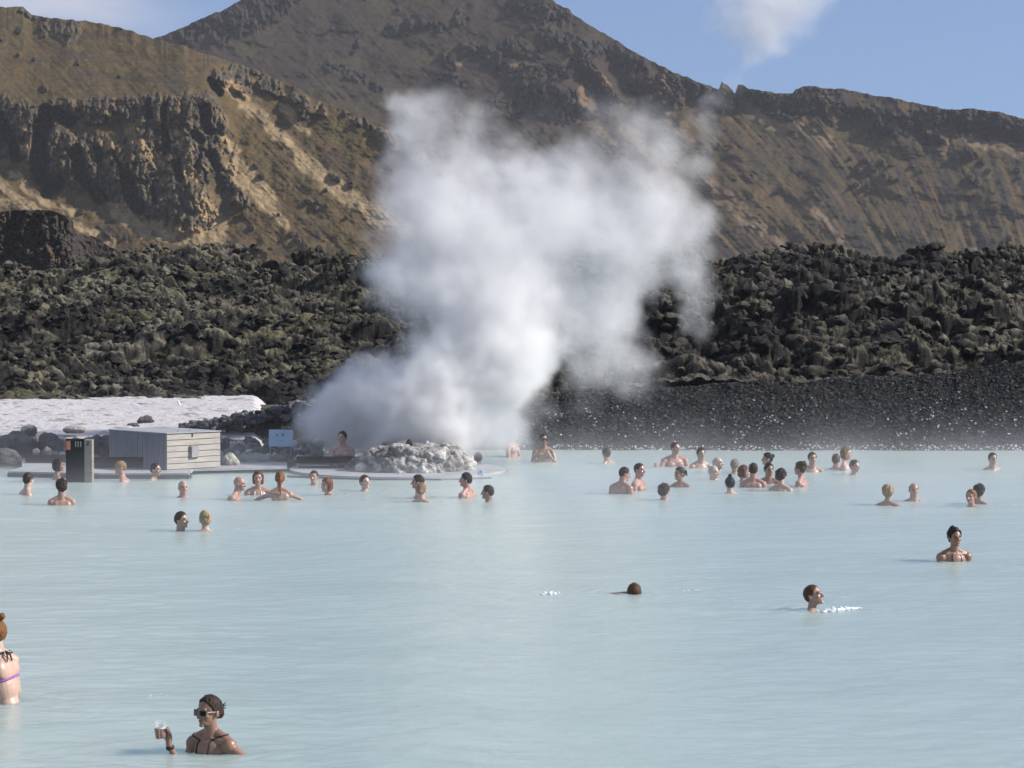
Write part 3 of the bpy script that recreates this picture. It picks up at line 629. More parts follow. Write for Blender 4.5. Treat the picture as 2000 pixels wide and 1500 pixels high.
boulder(200, 886, 60, 40, 'dark broken rock half hidden behind the bench left of the hut', 19, 50.6, (0.05, 0.05, 0.05), (0.2, 0.2, 0.2), 0.6)
# rubble strip under the silica edge
n = 520; u = rng.uniform(-150, 620, n); d = rng.uniform(50.2, 51.6, n); z = np.interp(d, [50, 50.3, 51.6], [0.0, 0.05, 0.42])
P = np.stack([(u - 1000) / F * d, d, z], 1); g = rng.uniform(0.05, 0.3, n) ; g[rng.uniform(0, 1, n) < 0.18] = 0.6
o = scatter('rubble', pr, pf, P, rng.uniform(0.05, 0.15, n), stone_mat, np.stack([g, g * 0.97, g * 0.94], 1), smooth=True); tag(o, 'loose grey and white crusted stones heaped between the deck and the silica flat', 'stones', kind='stuff')
n = 900; u = np.sort(rng.uniform(350, 610, n)); yb = np.interp(u, [350, 420, 500, 570, 610], [842, 832, 816, 799, 792]) + rng.normal(0, 5, n); d = rng.uniform(52.6, 54.5, n)
P = np.stack([(u - 1000) / F * d, d, HC + k_of(yb) * d], 1); g = rng.uniform(0.04, 0.2, n)
o = scatter('rubble', pr, pf, P, rng.uniform(0.04, 0.09, n), stone_mat, np.stack([g, g, g], 1), smooth=True); tag(o, 'line of dark stones edging the white silica right of the hut', 'stones', kind='stuff')

# ------------------------------------------------------------------ deck, hut and furniture
wood_grey = simple_mat('weathered_grey_wood', (0.25, 0.225, 0.195), 0.8, 3, 0.25, 0.004, 0.2, stretch=(1, 1, 14))
wood_pale = simple_mat('pale_horizontal_boards', (0.40, 0.365, 0.325), 0.75, 3, 0.18, 0.003, 0.2, stretch=(1, 1, 14))
wood_dark = simple_mat('dark_stained_wood', (0.016, 0.017, 0.021), 0.85, 4, 0.3, 0.004, 0.08, stretch=(1, 1, 9))
wood_shade_grey = simple_mat('shade_toned_grey_boards', (0.21, 0.21, 0.235), 0.7, 4, 0.2, 0.003, 0.3, stretch=(9, 9, 1))  # grey boards, darkened to carry the shade on the hut's left face
fascia_m = simple_mat('dark_fascia_board', (0.07, 0.08, 0.10), 0.7, 4, 0.2)
deck_top = simple_mat('silica_dusted_deck', (0.33, 0.34, 0.35), 0.6, 3, 0.15, 0.004, 0.3)
black_m = simple_mat('black_gap', (0.02, 0.02, 0.02), 0.8)
orange_m = simple_mat('orange_wood', (0.42, 0.16, 0.07), 0.7)
metal_m = simple_mat('brushed_grey_metal', (0.35, 0.35, 0.35), 0.45, 5, 0.15, 0, 0.5, 0.6)

def slab(name, poly, z0, z1, mat, parent=None):
    """extruded outline with a softened top edge"""
    n = len(poly); bm = bmesh.new()
    vs = [bm.verts.new((x, y, z0)) for x, y in poly]; f = bm.faces.new(vs)
    if f.normal.z < 0: f.normal_flip()
    r = bmesh.ops.extrude_face_region(bm, geom=[f])
    for v in r['geom']:
        if isinstance(v, bmesh.types.BMVert): v.co.z = z1
    bmesh.ops.recalc_face_normals(bm, faces=bm.faces[:])
    bmesh.ops.bevel(bm, geom=[e for e in bm.edges if all(abs(v.co.z - z1) < 1e-5 for v in e.verts)], offset=0.012, segments=2, affect='EDGES')
    me = bpy.data.meshes.new(name); bm.to_mesh(me); bm.free(); o = bpy.data.objects.new(name, me); return put(o, name, mat, parent)
def empty(name, loc, rz=0.0):
    o = bpy.data.objects.new(name, None); C.objects.link(o); o.location = loc; o.rotation_euler = (0, 0, rz); o.empty_display_size = 0.2; return o
def g2(x, y, z=0.0):
    D = depth_on(z, y); return (X_of(x, D), D)
# left deck: pointed tip at the left, straight front to the hut
dz = 0.10
poly = [g2(14, 921, dz), g2(195, 925, dz), g2(368, 925, dz), g2(376, 916, dz), g2(560, 912, dz), g2(560, 899, dz), g2(40, 899, dz), g2(40, 912, dz)]
dk = slab('wooden_deck', poly, 0.055, dz, deck_top); tag(dk, 'low whitish wooden deck on the water in front of the hut and post box', 'deck')
b = MB()
q = [Vector((*g2(14, 921, dz), 0)), Vector((*g2(195, 925, dz), 0)), Vector((*g2(368, 925, dz), 0))]
for a, c in zip(q, q[1:]):
    m_ = (a + c) / 2; L = (c - a).length; ang = math.atan2((c - a).y, (c - a).x)
    b.box((m_.x, m_.y + 0.0, 0.0), (L + 0.02, 0.03, 0.14), Matrix.Rotation(ang, 4, 'Z'), 0.005)
b.build('deck_fascia', fascia_m, dk)
for i, (x, y) in enumerate([(60, 921), (190, 924), (300, 924), (366, 924)]):
    b = MB(); a = g2(x, y, dz); b.cap((a[0], a[1] + 0.12, -0.6), (a[0], a[1] + 0.12, 0.05), 0.05, 0.05); b.build('deck_pile', wood_dark, dk)
# round deck under the steaming mound
pts = []
for i in range(40):
    t_ = 2 * math.pi * i / 40; x = 775 + 212 * math.cos(t_); y = 914 - 17 * math.sin(t_)
    pts.append(g2(x, y, 0.06))
rd = slab('round_deck', pts[::-1], 0.0, 0.045, deck_top); tag(rd, 'low round whitish platform at the water line under the steaming rock mound', 'platform')
b = MB()
fr = [g2(x, y, 0.06) for x, y in ((560, 926), (700, 931.5), (860, 932.5), (960, 929))]
for a, c in zip(fr, fr[1:]):
    a = Vector((*a, 0)); c = Vector((*c, 0)); b.box((((a + c) / 2).x, ((a + c) / 2).y - 0.03, 0.01), ((c - a).length, 0.03, 0.05), Matrix.Rotation(math.atan2((c - a).y, (c - a).x), 4, 'Z'), 0.004)
b.build('deck_edge_board', wood_shade_grey, rd)

# hut ---------------------------------------------------------------
hD = depth_on(dz, 919); hx = X_of(325, hD); s = F / hD
top = HC + k_of(847.5) * hD - dz
a = math.radians(43)
hut = empty('wooden_hut', (hx, hD, dz)); tag(hut, 'flat topped wooden hut with pale boards on one side, boards toned as in shade on the other', 'hut')
Lr, Ll = 105 / s / math.cos(a) * 0.9, 115 / s / math.cos(math.pi / 2 - a) * 1.17
er = Vector((math.cos(a), math.sin(a), 0)); el = Vector((-math.sin(a), math.cos(a), 0))
Rz = Matrix.Rotation(a, 4, 'Z')
b = MB(); c_ = er * Lr / 2 + el * Ll / 2; b.box((c_.x, c_.y, top / 2 - 0.01), (Lr - 0.05, Ll - 0.05, top - 0.04), Rz); b.build('wall', black_m, hut)
nb = 6; bh = (top - 0.02) / nb
b = MB()
for i in range(nb):
    c_ = er * Lr / 2 + el * 0.012; b.box((c_.x, c_.y, 0.005 + bh * (i + 0.5)), (Lr, 0.022, bh - 0.010), Rz, 0.003)
b.build('board_wall', wood_pale, hut)
nb = 22; bw = Ll / nb; b = MB()
for i in range(nb):
    c_ = el * (bw * (i + 0.5) + 0.02) + er * 0.011; b.box((c_.x, c_.y, top / 2), (0.020 + 0.004 * (i % 2), bw - 0.008, top - 0.015), Rz, 0.002)
b.build('board_wall', wood_shade_grey, hut)
b = MB(); c_ = er * Lr / 2 + el * (Ll / 2); b.box((c_.x, c_.y, top + 0.004), (Lr + 0.04, Ll + 0.04, 0.022), Rz, 0.006); b.build('roof', deck_top, hut)
b = MB(); c_ = er * (Lr * 0.49) - el * 0.020; b.box((c_.x, c_.y, top * 0.47), (0.20, 0.045, 0.25), Rz, 0.02); hb = b.build('fuse_box', wood_grey, hut)
b = MB(); c_ = er * (Lr * 0.49) - el * 0.046; b.box((c_.x, c_.y, top * 0.47), (0.15, 0.012, 0.20), Rz, 0.004); b.build('lid', metal_m, hb)
b = MB(); c_ = er * (Lr * 0.47) - el * 0.004; b.box((c_.x, c_.y, top - 0.045), (0.018, 0.02, 0.07), Rz, 0.003); b.build('latch', black_m, hut)
for x in (0.3, 0.52): 
    b = MB(); c_ = er * (Lr * x) + el * 0.2; b.tube([(c_.x, c_.y, top), (c_.x + 0.01, c_.y, top + 0.03), (c_.x + 0.04, c_.y, top + 0.045)], 0.006); b.build('hinge', metal_m, hut)

# dark post box -----------------------------------------------------
pD = depth_on(0.1, 932); px_ = X_of(163, pD); s = F / pD; ph = HC + k_of(858) * pD - 0.0
pb = empty('dark_post_box', (px_, pD, 0.0)); tag(pb, 'tall dark box with a pale side panel on the deck left of the hut', 'cabinet')
a2 = math.radians(28); e1 = Vector((-math.cos(math.radians(20)), math.sin(math.radians(20)), 0)); 
b = MB(); b.box((-0.165, 0.11, ph / 2), (0.33, 0.22, ph), None, 0.006); b.build('case', wood_dark, pb)
b = MB(); b.box((0.072, 0.10, ph / 2 - 0.005), (0.14, 0.2, ph - 0.01), None, 0.006); b.build('side_panel', wood_grey, pb)
b = MB(); b.box((-0.285, -0.006, ph - 0.11), (0.075, 0.012, 0.16), None, 0.003); b.build('orange_plate', orange_m, pb)
b = MB()
for i in range(3): b.box((-0.15 + i * 0.045, -0.005, ph - 0.09), (0.02, 0.010, 0.10), None, 0.002)
b.build('grille', wood_grey, pb)
b = MB(); b.cap((0.07, -0.006, ph - 0.11), (0.075, -0.006, ph - 0.05), 0.012, 0.012); b.build('hook', black_m, pb)

# benches -----------------------------------------------------------
def bench(name, x0, y0, x1, y1, D, label, hgt, mat, boards=2, white=False, leg_x=None):
    """dark board wall / bench seen from the front: y0 top row, y1 bottom row"""
    s = F / D; xa, xb = X_of(x0, D), X_of(x1, D); zt, zb = HC + k_of(y0) * D, HC + k_of(y1) * D
    o = empty(name, ((xa + xb) / 2, D, zb)); tag(o, label, 'bench'); L = xb - xa
    b = MB(); b.box((0, 0, zt - zb - hgt / 2), (L, 0.05, hgt), None, 0.006); b.build('backrest', mat, o)
    b = MB(); b.box((0, 0.24, (zt - zb) * 0.50), (L, 0.36, 0.04), None, 0.006); b.build('seat', deck_top if white else mat, o)
    if boards > 1:
        b = MB(); b.box((0, 0.0, (zt - zb) * 0.22), (L - 0.04, 0.04, 0.07), None, 0.005); b.build('rail', mat, o)
    for k in (-1, 1):
        b = MB(); b.box((k * (L / 2 - 0.03), 0.05, (zt - zb) / 2 - 0.02), (0.05, 0.12, zt - zb - 0.01), None, 0.004); b.build('leg', metal_m, o)
    return o
bench('bench', 178, 893, 312, 922, 48.0, 'dark solid bench in front of the dark side of the hut', 0.24, wood_dark, 1)
bench('bench', 48, 889, 132, 912, 49.4, 'low dark bench left of the dark post box', 0.14, wood_dark, 1)
bench('bench', 579, 892, 716, 921, 48.9, 'dark slatted bench left of the steaming mound', 0.13, wood_dark, 2, True)

# sign --------------------------------------------------------------
sign_m = simple_mat('pale_blue_panel', (0.50, 0.66, 0.80), 0.4, 3, 0.05)
ink = simple_mat('grey_ink', (0.22, 0.30, 0.42), 0.6)
sD = 50.4; s = F / sD; zc = HC + k_of(856) * sD
sg = empty('information_sign', (X_of(547, sD), sD, 0.1)); tag(sg, 'pale blue rectangular information sign standing in front of the black gravel', 'sign'); sg.rotation_euler = (0, R(1.2), R(6))
b = MB(); b.box((0, 0, zc - 0.1), (0.47, 0.012, 0.335), None, 0.004); pn = b.build('panel', sign_m, sg)
b = MB(); zz = zc - 0.1
b.box((-0.075, -0.0085, zz + 0.06), (0.035, 0.003, 0.04)); b.build('pictogram', ink, pn); b = MB(); b.box((0.035, -0.0085, zz + 0.085), (0.06, 0.003, 0.02)); b.box((0.03, -0.0085, zz + 0.055), (0.035, 0.003, 0.03)); b.box((0.062, -0.0085, zz + 0.055), (0.02, 0.003, 0.03))
b.build('pictogram', ink, pn)
b = MB()
for i in range(7): b.box((-0.06 + i * 0.02, -0.0085, zz - 0.055), (0.014, 0.003, 0.010))
b.build('lettering', ink, pn)
for k in (-1, 1):
    b = MB(); b.cap((k * 0.2, 0.03, -0.3), (k * 0.2, 0.03, zz + 0.15), 0.012, 0.012); b.build('post', metal_m, sg)
cD = depth_on(0.06, 929); cs_ = F / cD
cd = empty('small_card_sign', (X_of(938, cD), cD - 0.03, 0.06)); cd.rotation_euler = (R(-14), R(6), R(-8)); tag(cd, 'small white card sign leaning at the right end of the rock mound', 'sign')
b = MB(); b.box((0, 0, 0.062), (0.125, 0.008, 0.12), None, 0.003); pn = b.build('panel', simple_mat('white_card', (0.72, 0.78, 0.84), 0.5, 3, 0.04), cd)
b = MB(); b.box((0, -0.006, 0.07), (0.04, 0.003, 0.035)); b.build('pictogram', ink, pn)
b = MB(); b.cap((0, 0.03, 0), (0, 0.01, 0.06), 0.006, 0.006); b.build('stand', metal_m, cd)
mD = 63.5; zb = HC + k_of(795) * mD
b = MB(); b.cap((0.06, 0, -0.1), (-0.03, 0, 0.13), 0.022, 0.03); o = b.build('marker_post', simple_mat('white_paint', (0.8, 0.8, 0.8), 0.5), None, True); o.location = (X_of(350, mD), mD, zb); tag(o, 'short leaning white marker post at the foot of the lava field', 'post')

# steaming mound ----------------------------------------------------
mdx, mdD = X_of(806, 48.4), 48.4
V, Fc = ico(7); 
th = np.arctan2(V[:, 1], V[:, 0]); 
prof = np.clip(V[:, 2], 0, 1)
x = V[:, 0] * 1.12; y = V[:, 1] * 0.95; z = np.clip(V[:, 2], -0.1, 1)
z = np.minimum(z, 0.66) * 0.69; lf = sstep(-0.35, -1.15, x); z = z * (1 - 0.55 * lf); x = np.where(x < 0, x * 1.08, x * 1.0)
q1, q2 = fbm(x * 3, y * 3, z * 3, 3, 201) * 0.12, fbm(x * 3, y * 3, z * 3, 3, 203) * 0.12
w1, w3 = worley3((x + q1) / 0.17, (y + q2) / 0.17, (z + q1) / 0.14, 205); v1, v3 = worley3((x + q2) / 0.42, (y + q1) / 0.42, z / 0.30, 217); u1_, u3_ = worley3((x + q1) / 0.075, (y + q2) / 0.075, z / 0.07, 227)
sph = lambda f, k: np.sqrt(np.clip(1 - (f / k) ** 2, 0, 1))
dd = sph(w1, 0.8) * (0.2 + 0.8 * w3) * 0.10 + sph(v1, 0.85) * v3 * 0.17 + sph(u1_, 0.8) * u3_ * 0.035 - 0.13 + fbm(x * 9, y * 9, z * 9, 4, 209) * 0.05
dd = dd * 0.95
nx, ny, nz = V[:, 0] / 1.2, V[:, 1] / 0.95, V[:, 2] + 0.3
nl = np.sqrt(nx ** 2 + ny ** 2 + nz ** 2)
x = x + nx / nl * dd; y = y + ny / nl * dd; z = z + nz / nl * dd * 0.8 + 0.03
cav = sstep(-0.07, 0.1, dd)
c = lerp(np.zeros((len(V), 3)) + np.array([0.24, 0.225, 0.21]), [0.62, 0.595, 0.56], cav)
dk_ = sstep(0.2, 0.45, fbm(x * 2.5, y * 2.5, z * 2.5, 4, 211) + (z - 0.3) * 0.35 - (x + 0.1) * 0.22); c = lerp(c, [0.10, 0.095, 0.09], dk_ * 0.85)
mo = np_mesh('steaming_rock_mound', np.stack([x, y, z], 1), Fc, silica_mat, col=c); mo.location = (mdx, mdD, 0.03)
tag(mo, 'knobbly mound of silica crusted rock with steam pouring from it', 'rock mound')
lumps('rock_knob', mdx - 0.06, mdD - 0.05, 0.065, 0.06, 0.085, 0.51, stone_mat, 'small dark stone standing on top of the steaming mound', 'stone', 31, (0.04, 0.04, 0.04), (0.08, 0.08, 0.08), 0.3, 3)

exec_people = True
# ------------------------------------------------------------------ people
def skin_mat(name, col, gloss=0.38):
    t = NT(name); a = t.n('ShaderNodeVertexColor', layer_name='Col'); nz = t.noise(14, 4, t.obj())
    c = t.mix(1.0, t.mix(1.0, a.outputs[0], col, 'MULTIPLY'), t.rng(nz, 0.3, 0.7, 0.88, 1.12), 'MULTIPLY')
    t.l(c, t.b.inputs['Base Color']); t.b.inputs['Roughness'].default_value = gloss; t.b.inputs['Specular IOR Level'].default_value = 0.5
    t.b.inputs['Subsurface Weight'].default_value = 0.0
    return t.m
SK = {'pale': skin_mat('pale_skin', (0.48, 0.32, 0.245)), 'mid': skin_mat('light_skin', (0.34, 0.215, 0.155)), 'pink': skin_mat('reddened_skin', (0.38, 0.215, 0.165)), 'tan': skin_mat('tanned_skin', (0.26, 0.15, 0.10)), 'brown': skin_mat('brown_skin', (0.26, 0.14, 0.09)), 'wet': skin_mat('wet_pink_skin', (0.38, 0.22, 0.17), 0.16)}
def hair_mat(name, col, rough=0.5):
    t = NT(name); mp = t.n('ShaderNodeMapping'); mp.inputs['Scale'].default_value = (1, 1, 0.25); t.l(t.obj(), mp.inputs[0]); nz = t.noise(90, 4, mp.outputs[0])
    t.l(t.mix(1.0, col, t.rng(nz, 0.3, 0.7, 0.6, 1.5), 'MULTIPLY'), t.b.inputs['Base Color']); t.b.inputs['Roughness'].default_value = rough; t.b.inputs['Specular IOR Level'].default_value = 0.15
    t.bump(nz, 0.8, 0.008); return t.m
HR = {'black': hair_mat('black_hair', (0.014, 0.012, 0.011)), 'dark': hair_mat('dark_brown_hair', (0.032, 0.022, 0.016)), 'brown': hair_mat('brown_hair', (0.075, 0.042, 0.024)), 'red': hair_mat('reddish_brown_hair', (0.12, 0.04, 0.02)),
      'auburn': hair_mat('auburn_hair', (0.17, 0.075, 0.03)), 'blond': hair_mat('blond_hair', (0.30, 0.225, 0.13)), 'sandy': hair_mat('sandy_hair', (0.2, 0.13, 0.075)), 'grey': hair_mat('grey_hair', (0.17, 0.155, 0.14)), 'white': hair_mat('white_hair', (0.36, 0.33, 0.30))}
cloth_black = simple_mat('black_swimwear', (0.015, 0.015, 0.018), 0.6); cloth_purple = simple_mat('purple_patterned_swimwear', (0.28, 0.10, 0.36), 0.6, 120, 0.6); cloth_white = simple_mat('white_swimwear', (0.75, 0.74, 0.7), 0.6)
lens_m = simple_mat('dark_lens', (0.01, 0.01, 0.012), 0.08, 3, 0.0, 0, 0.8); frame_m = simple_mat('grey_brown_frame', (0.17, 0.145, 0.12), 0.45, 3, 0.1, 0, 0.4)

def hair_shape(mb, H, style, seed, col_grow=0.0):
    """closed hair cap in head space plus the style's extra mass; H maps head space to body space"""
    n, m = 64, 44
    th = np.linspace(0, 2 * np.pi, n, endpoint=False); ph = np.linspace(0, np.pi, m + 1)[1:-1]; T, Pp = np.meshgrid(th, ph)
    d = np.stack([np.cos(T) * np.sin(Pp), np.sin(T) * np.sin(Pp), np.cos(Pp)], -1).reshape(-1, 3); d = np.vstack([d, [[0, 0, 1]], [[0, 0, -1]]])
    rad = np.array([0.0775, 0.0975, 0.098]); c = np.array([0, 0.012, -0.097]); p = d * rad + c
    fr = {'receding': [-0.1, -0.05, -0.02, 0.02, 0.05, 0.11], }.get(style, None)
    zl = np.interp(p[:, 1], [-0.1, -0.065, -0.04, -0.012, 0.03, 0.05, 0.11], [-0.030, -0.034, -0.075, -0.125, -0.105, -0.175, -0.185])
    if style == 'receding': zl = np.interp(p[:, 1], [-0.1, -0.05, 0.0, 0.03, 0.06, 0.11], [0.1, 0.03, -0.01, -0.05, -0.175, -0.185])
    if style == 'fringe_ring': zl = np.interp(p[:, 1], [-0.1, -0.02, 0.0, 0.04, 0.11], [0.1, -0.1, -0.115, -0.17, -0.185])
    h = sstep(-0.008, 0.008, p[:, 2] - zl + vnoise(p[:, 0] * 60 + seed, p[:, 1] * 60, p[:, 2] * 60, 3) * 0.006)
    if style == 'fringe_ring': h = h * sstep(-0.03, -0.06, p[:, 2])
    th_ = {'short': 0.10, 'crop': 0.05, 'curly': 0.22, 'receding': 0.06, 'fringe_ring': 0.06, 'bob': 0.16, 'long': 0.13, 'updo': 0.17, 'wet': 0.045}.get(style, 0.10)
    nz = fbm(p[:, 0] * 28 + seed, p[:, 1] * 28, p[:, 2] * 28, 3, 7) * (0.11 if style in ('curly', 'updo') else 0.05)
    r = 0.86 + h * (0.14 + th_ * (0.75 + 0.35 * np.clip(d[:, 2], 0, 1)) + nz)
    p = d * rad * r[:, None] + c
    Hm = np.array(H)
    def tf(P): return P @ Hm[:3, :3].T + Hm[:3, 3]
    mb.add(tf(p), *mb._sf(n, m - 1))
    def E(c, r): mb.ell((H @ Vector(c)), r, H, 18, 12)
    def Cc(a, b, ra, rb): mb.cap(H @ Vector(a), H @ Vector(b), ra, rb)
    if style == 'bun': E((0.0, 0.118, -0.055), (0.038, 0.034, 0.036))
    if style == 'lowbun': E((0, 0.112, -0.135), (0.042, 0.036, 0.044)); Cc((0, 0.08, -0.1), (0, 0.115, -0.13), 0.05, 0.03)
    if style == 'backknot': E((0.0, 0.10, 0.022), (0.032, 0.032, 0.03)); Cc((0, 0.06, -0.02), (0.0, 0.095, 0.012), 0.034, 0.016)
    if style == 'topknot': E((0.01, 0.055, 0.03), (0.034, 0.034, 0.03)); Cc((0, 0.04, -0.02), (0.01, 0.055, 0.02), 0.03, 0.018)
    if style == 'pony': Cc((0, 0.1, -0.05), (0, 0.14, -0.07), 0.02, 0.022); Cc((0, 0.14, -0.07), (0.01, 0.165, -0.14), 0.03, 0.012)
    if style == 'longpony':
        Cc((0, 0.09, -0.07), (0, 0.125, -0.12), 0.045, 0.032); Cc((0, 0.125, -0.12), (0.005, 0.12, -0.24), 0.034, 0.024); Cc((0.005, 0.12, -0.24), (-0.01, 0.135, -0.37), 0.024, 0.009)
    if style == 'bob':
        for k in (-1, 1): Cc((k * 0.062, 0.02, -0.08), (k * 0.066, 0.01, -0.19), 0.036, 0.03)
        E((0, 0.06, -0.14), (0.078, 0.06, 0.075))
    if style == 'long':
        for k in (-1, 1): Cc((k * 0.055, 0.02, -0.08), (k * 0.06, 0.03, -0.22), 0.038, 0.028)
        Cc((0, 0.06, -0.1), (0, 0.085, -0.29), 0.07, 0.045)
    if style == 'updo': E((0.015, 0.085, -0.02), (0.055, 0.045, 0.045)); E((-0.02, 0.105, -0.06), (0.04, 0.03, 0.04)); Cc((0.02, 0.1, 0.0), (0.035, 0.13, 0.03), 0.02, 0.008)
    if style == 'curly': E((0, 0.07, -0.11), (0.09, 0.06, 0.08)); E((0, 0.03, -0.06), (0.098, 0.09, 0.075))

PEOPLE = []
def person(x, yt, yw, yaw, label, sex='m', skin='mid', hair='dark', style='short', body=0.0, lean=(0, 0), tilt=(0, 0), sh=1.0, arms=None, vox=0.0085, extra=None, dx=0.0, group='bathers in the lagoon', seed=None, legs=None, low=0.0, scale=1.0, slump=0.0, D=None):
    """x, yt: photo column and row of the head's top; yw row of the water line; yaw: 0 faces the camera, 90 faces photo right.
    body: torso yaw relative to the head; lean: torso lean (forward, sideways) degrees; tilt: head pitch, roll"""
    seed = seed if seed is not None else int(x * 7 + yt)
    s_ = (yw - YH) / HC; htop = (HC + k_of(yt) * D) if D else (yw - yt) / s_ + low; D = D or (HC * F / (yw - YH))
    fem = sex == 'f'; W = (0.88 if fem else 1.0) * sh
    mb = MB()
    piv = Vector((0, 0.02, -0.215))
    H = Matrix.Translation(piv) @ Matrix.Rotation(R(tilt[1]), 4, 'Y') @ Matrix.Rotation(R(tilt[0]), 4, 'X') @ Matrix.Translation(-piv)
    npv = Vector((0, 0.03, -0.27))
    B = Matrix.Translation(npv) @ Matrix.Rotation(R(body), 4, 'Z') @ Matrix.Rotation(R(lean[1]), 4, 'Y') @ Matrix.Rotation(R(lean[0]), 4, 'X') @ Matrix.Translation(-npv)
    def hE(c, r): mb.ell(H @ Vector(c), r, H)
    def hC(a, b, ra, rb): mb.cap(H @ Vector(a), H @ Vector(b), ra, rb)
    def bE(c, r): mb.ell(B @ Vector(c), r, B)
    def bC(a, b, ra, rb): mb.cap(B @ Vector(a), B @ Vector(b), ra, rb)
    fw = 0.94 if fem else 1.0
    hE((0, 0.012, -0.095), (0.074, 0.094, 0.095)); hE((0, -0.020, -0.145), (0.061 * fw, 0.066, 0.074)); hE((0, -0.038, -0.193), (0.042 * fw, 0.045, 0.031))
    hC((0, -0.082, -0.108), (0, -0.108, -0.148), 0.009, 0.0135); hC((-0.034, -0.077, -0.097), (0.034, -0.077, -0.097), 0.013, 0.013)
    for k in (-1, 1):
        hE((k * 0.077, 0.012, -0.125), (0.010, 0.018, 0.030)); hE((k * 0.038, -0.062, -0.142), (0.02, 0.018, 0.018))
        hC((k * 0.012, -0.098, -0.146), (k * 0.013, -0.098, -0.147), 0.008, 0.008)
    hC((-0.018, -0.079, -0.177), (0.018, -0.079, -0.177), 0.0078, 0.0078); hC((-0.013, -0.079, -0.187), (0.013, -0.079, -0.187), 0.0078, 0.0078)
    hE((0, -0.076, -0.212), (0.02, 0.014, 0.014))
    nr = 0.049 if fem else 0.060
    mb.cap(H @ Vector((0, 0.014, -0.16)), B @ Vector((0, 0.03, -0.31)), nr, nr * 1.06)
    for k in (-1, 1):
        bC((k * 0.02, 0.04, -0.265), (k * 0.14 * W, 0.035, -0.325 - slump), 0.036, 0.042)
        bE((k * 0.172 * W, 0.03, -0.365 - slump), (0.062 * W ** .5, 0.062, 0.062))
        bC((k * 0.02, -0.01, -0.315), (k * 0.15 * W, 0.01, -0.335 - slump), 0.018, 0.024)
        bE((k * 0.085 * W, 0.085, -0.42), (0.07, 0.045, 0.085))
        if fem: bE((k * 0.068, -0.068, -0.50), (0.058, 0.056, 0.058))
        else: bE((k * 0.072 * W, -0.045, -0.44), (0.082, 0.050, 0.062))
    bE((0, 0.03, -0.43), (0.160 * W, 0.105, 0.135)); bE((0, 0.03, -0.55), (0.148 * W, 0.10, 0.17)); bE((0, 0.025, -0.74), ((0.118 if fem else 0.14) * W, 0.092, 0.17)); bE((0, 0.035, -0.92), (0.165 * (1.0 if fem else 0.95), 0.118, 0.14))
    for k in (-1, 1): bE((k * 0.075, 0.085, -0.98), (0.085, 0.085, 0.09)); bC((k * 0.09, 0.03, -1.0), (k * 0.1, 0.0, -1.35), 0.085, 0.06)
    ra = 0.041 if fem else 0.050
    arms = arms or {}
    for k, nm in ((-1, 'r'), (1, 'l')):        # the person's right hand lies at -x when facing -y
        A = arms.get(nm)
        sh_p = Vector((k * 0.182 * W, 0.03, -0.372 - slump))
        if A is None: A = [(k * 0.235 * W, -0.02, -0.64), (k * 0.17, -0.22, -0.76)]
        el_, wr_ = Vector(A[0]), Vector(A[1])
        bC(sh_p, el_, ra * 1.05, ra * 0.82); bC(el_, wr_, ra * 0.85, ra * 0.56)
        dr = (Vector(A[2]) if len(A) > 2 else wr_ + (wr_ - el_)).copy() - wr_; dr.normalize()
        if nm + '_fn' in arms: arms[nm + '_fn'](bC, bE, wr_, dr)
        else:
            side = dr.cross(Vector((0, -1, 0.3))).normalized() * k
            up_ = dr.cross(side).normalized()
            pc = wr_ + dr * 0.05; bC(wr_ + dr * 0.01, wr_ + dr * 0.075, ra * 0.55, 0.026); 
            for f_, (o_, L_) in enumerate(((-0.028, 0.066), (-0.0095, 0.078), (0.0095, 0.072), (0.028, 0.056))):
                a_ = wr_ + dr * 0.082 + side * o_; m_ = a_ + dr * L_ * 0.5 + side * o_ * 0.25 - up_ * 0.004; e_ = m_ + dr * L_ * 0.45 - up_ * 0.016
                bC(a_, m_, 0.0095, 0.0088); bC(m_, e_, 0.0088, 0.0075)
            bC(wr_ + dr * 0.03 - side * 0.024, wr_ + dr * 0.075 - side * 0.058, 0.013, 0.009)
    if legs: legs(mb, B)
    o = mb.build('person', SK[skin]); me = remesh(o, vox, 3 if vox > 0.006 else 4, 0.5)
    co = coords(me).astype(float)
    Hi = np.array(H.inverted()); hc = co @ Hi[:3, :3].T + Hi[:3, 3]
    col = np.ones((len(co), 3)); face = (hc[:, 1] < -0.05) & (hc[:, 2] > -0.23) & (hc[:, 2] < 0)
    def spot(cx_, cz_, rx, rz): return np.clip(1.25 - np.hypot((np.abs(hc[:, 0]) - cx_) / rx, (hc[:, 2] - cz_) / rz), 0, 1) * face
    m_e = np.clip(spot(0.031, -0.117, 0.015, 0.007) * 2, 0, 1); m_b = np.clip(spot(0.034, -0.094, 0.022, 0.006) * 1.6, 0, 1) * (0.85 if style != 'bald' else 0.4); m_l = np.clip(spot(0.0, -0.181, 0.024, 0.010) * 1.5, 0, 1)
    col = lerp(col, [0.12, 0.1, 0.1], m_e); col = lerp(col, [0.22, 0.18, 0.16], m_b); col = lerp(col, [0.85, 0.6, 0.6], m_l)
    m_c = np.clip(spot(0.042, -0.145, 0.025, 0.02), 0, 1) * 0.35; col = lerp(col, [1.0, 0.78, 0.74], m_c)
    if arms.get('stubble'): col = lerp(col, [0.6, 0.55, 0.52], np.clip((-0.15 - hc[:, 2]) / 0.02, 0, 1) * (hc[:, 2] > -0.235) * (hc[:, 1] < 0.0) * 0.7)
    set_col(me, col)
    me.materials.clear(); me.materials.append(SK[skin])
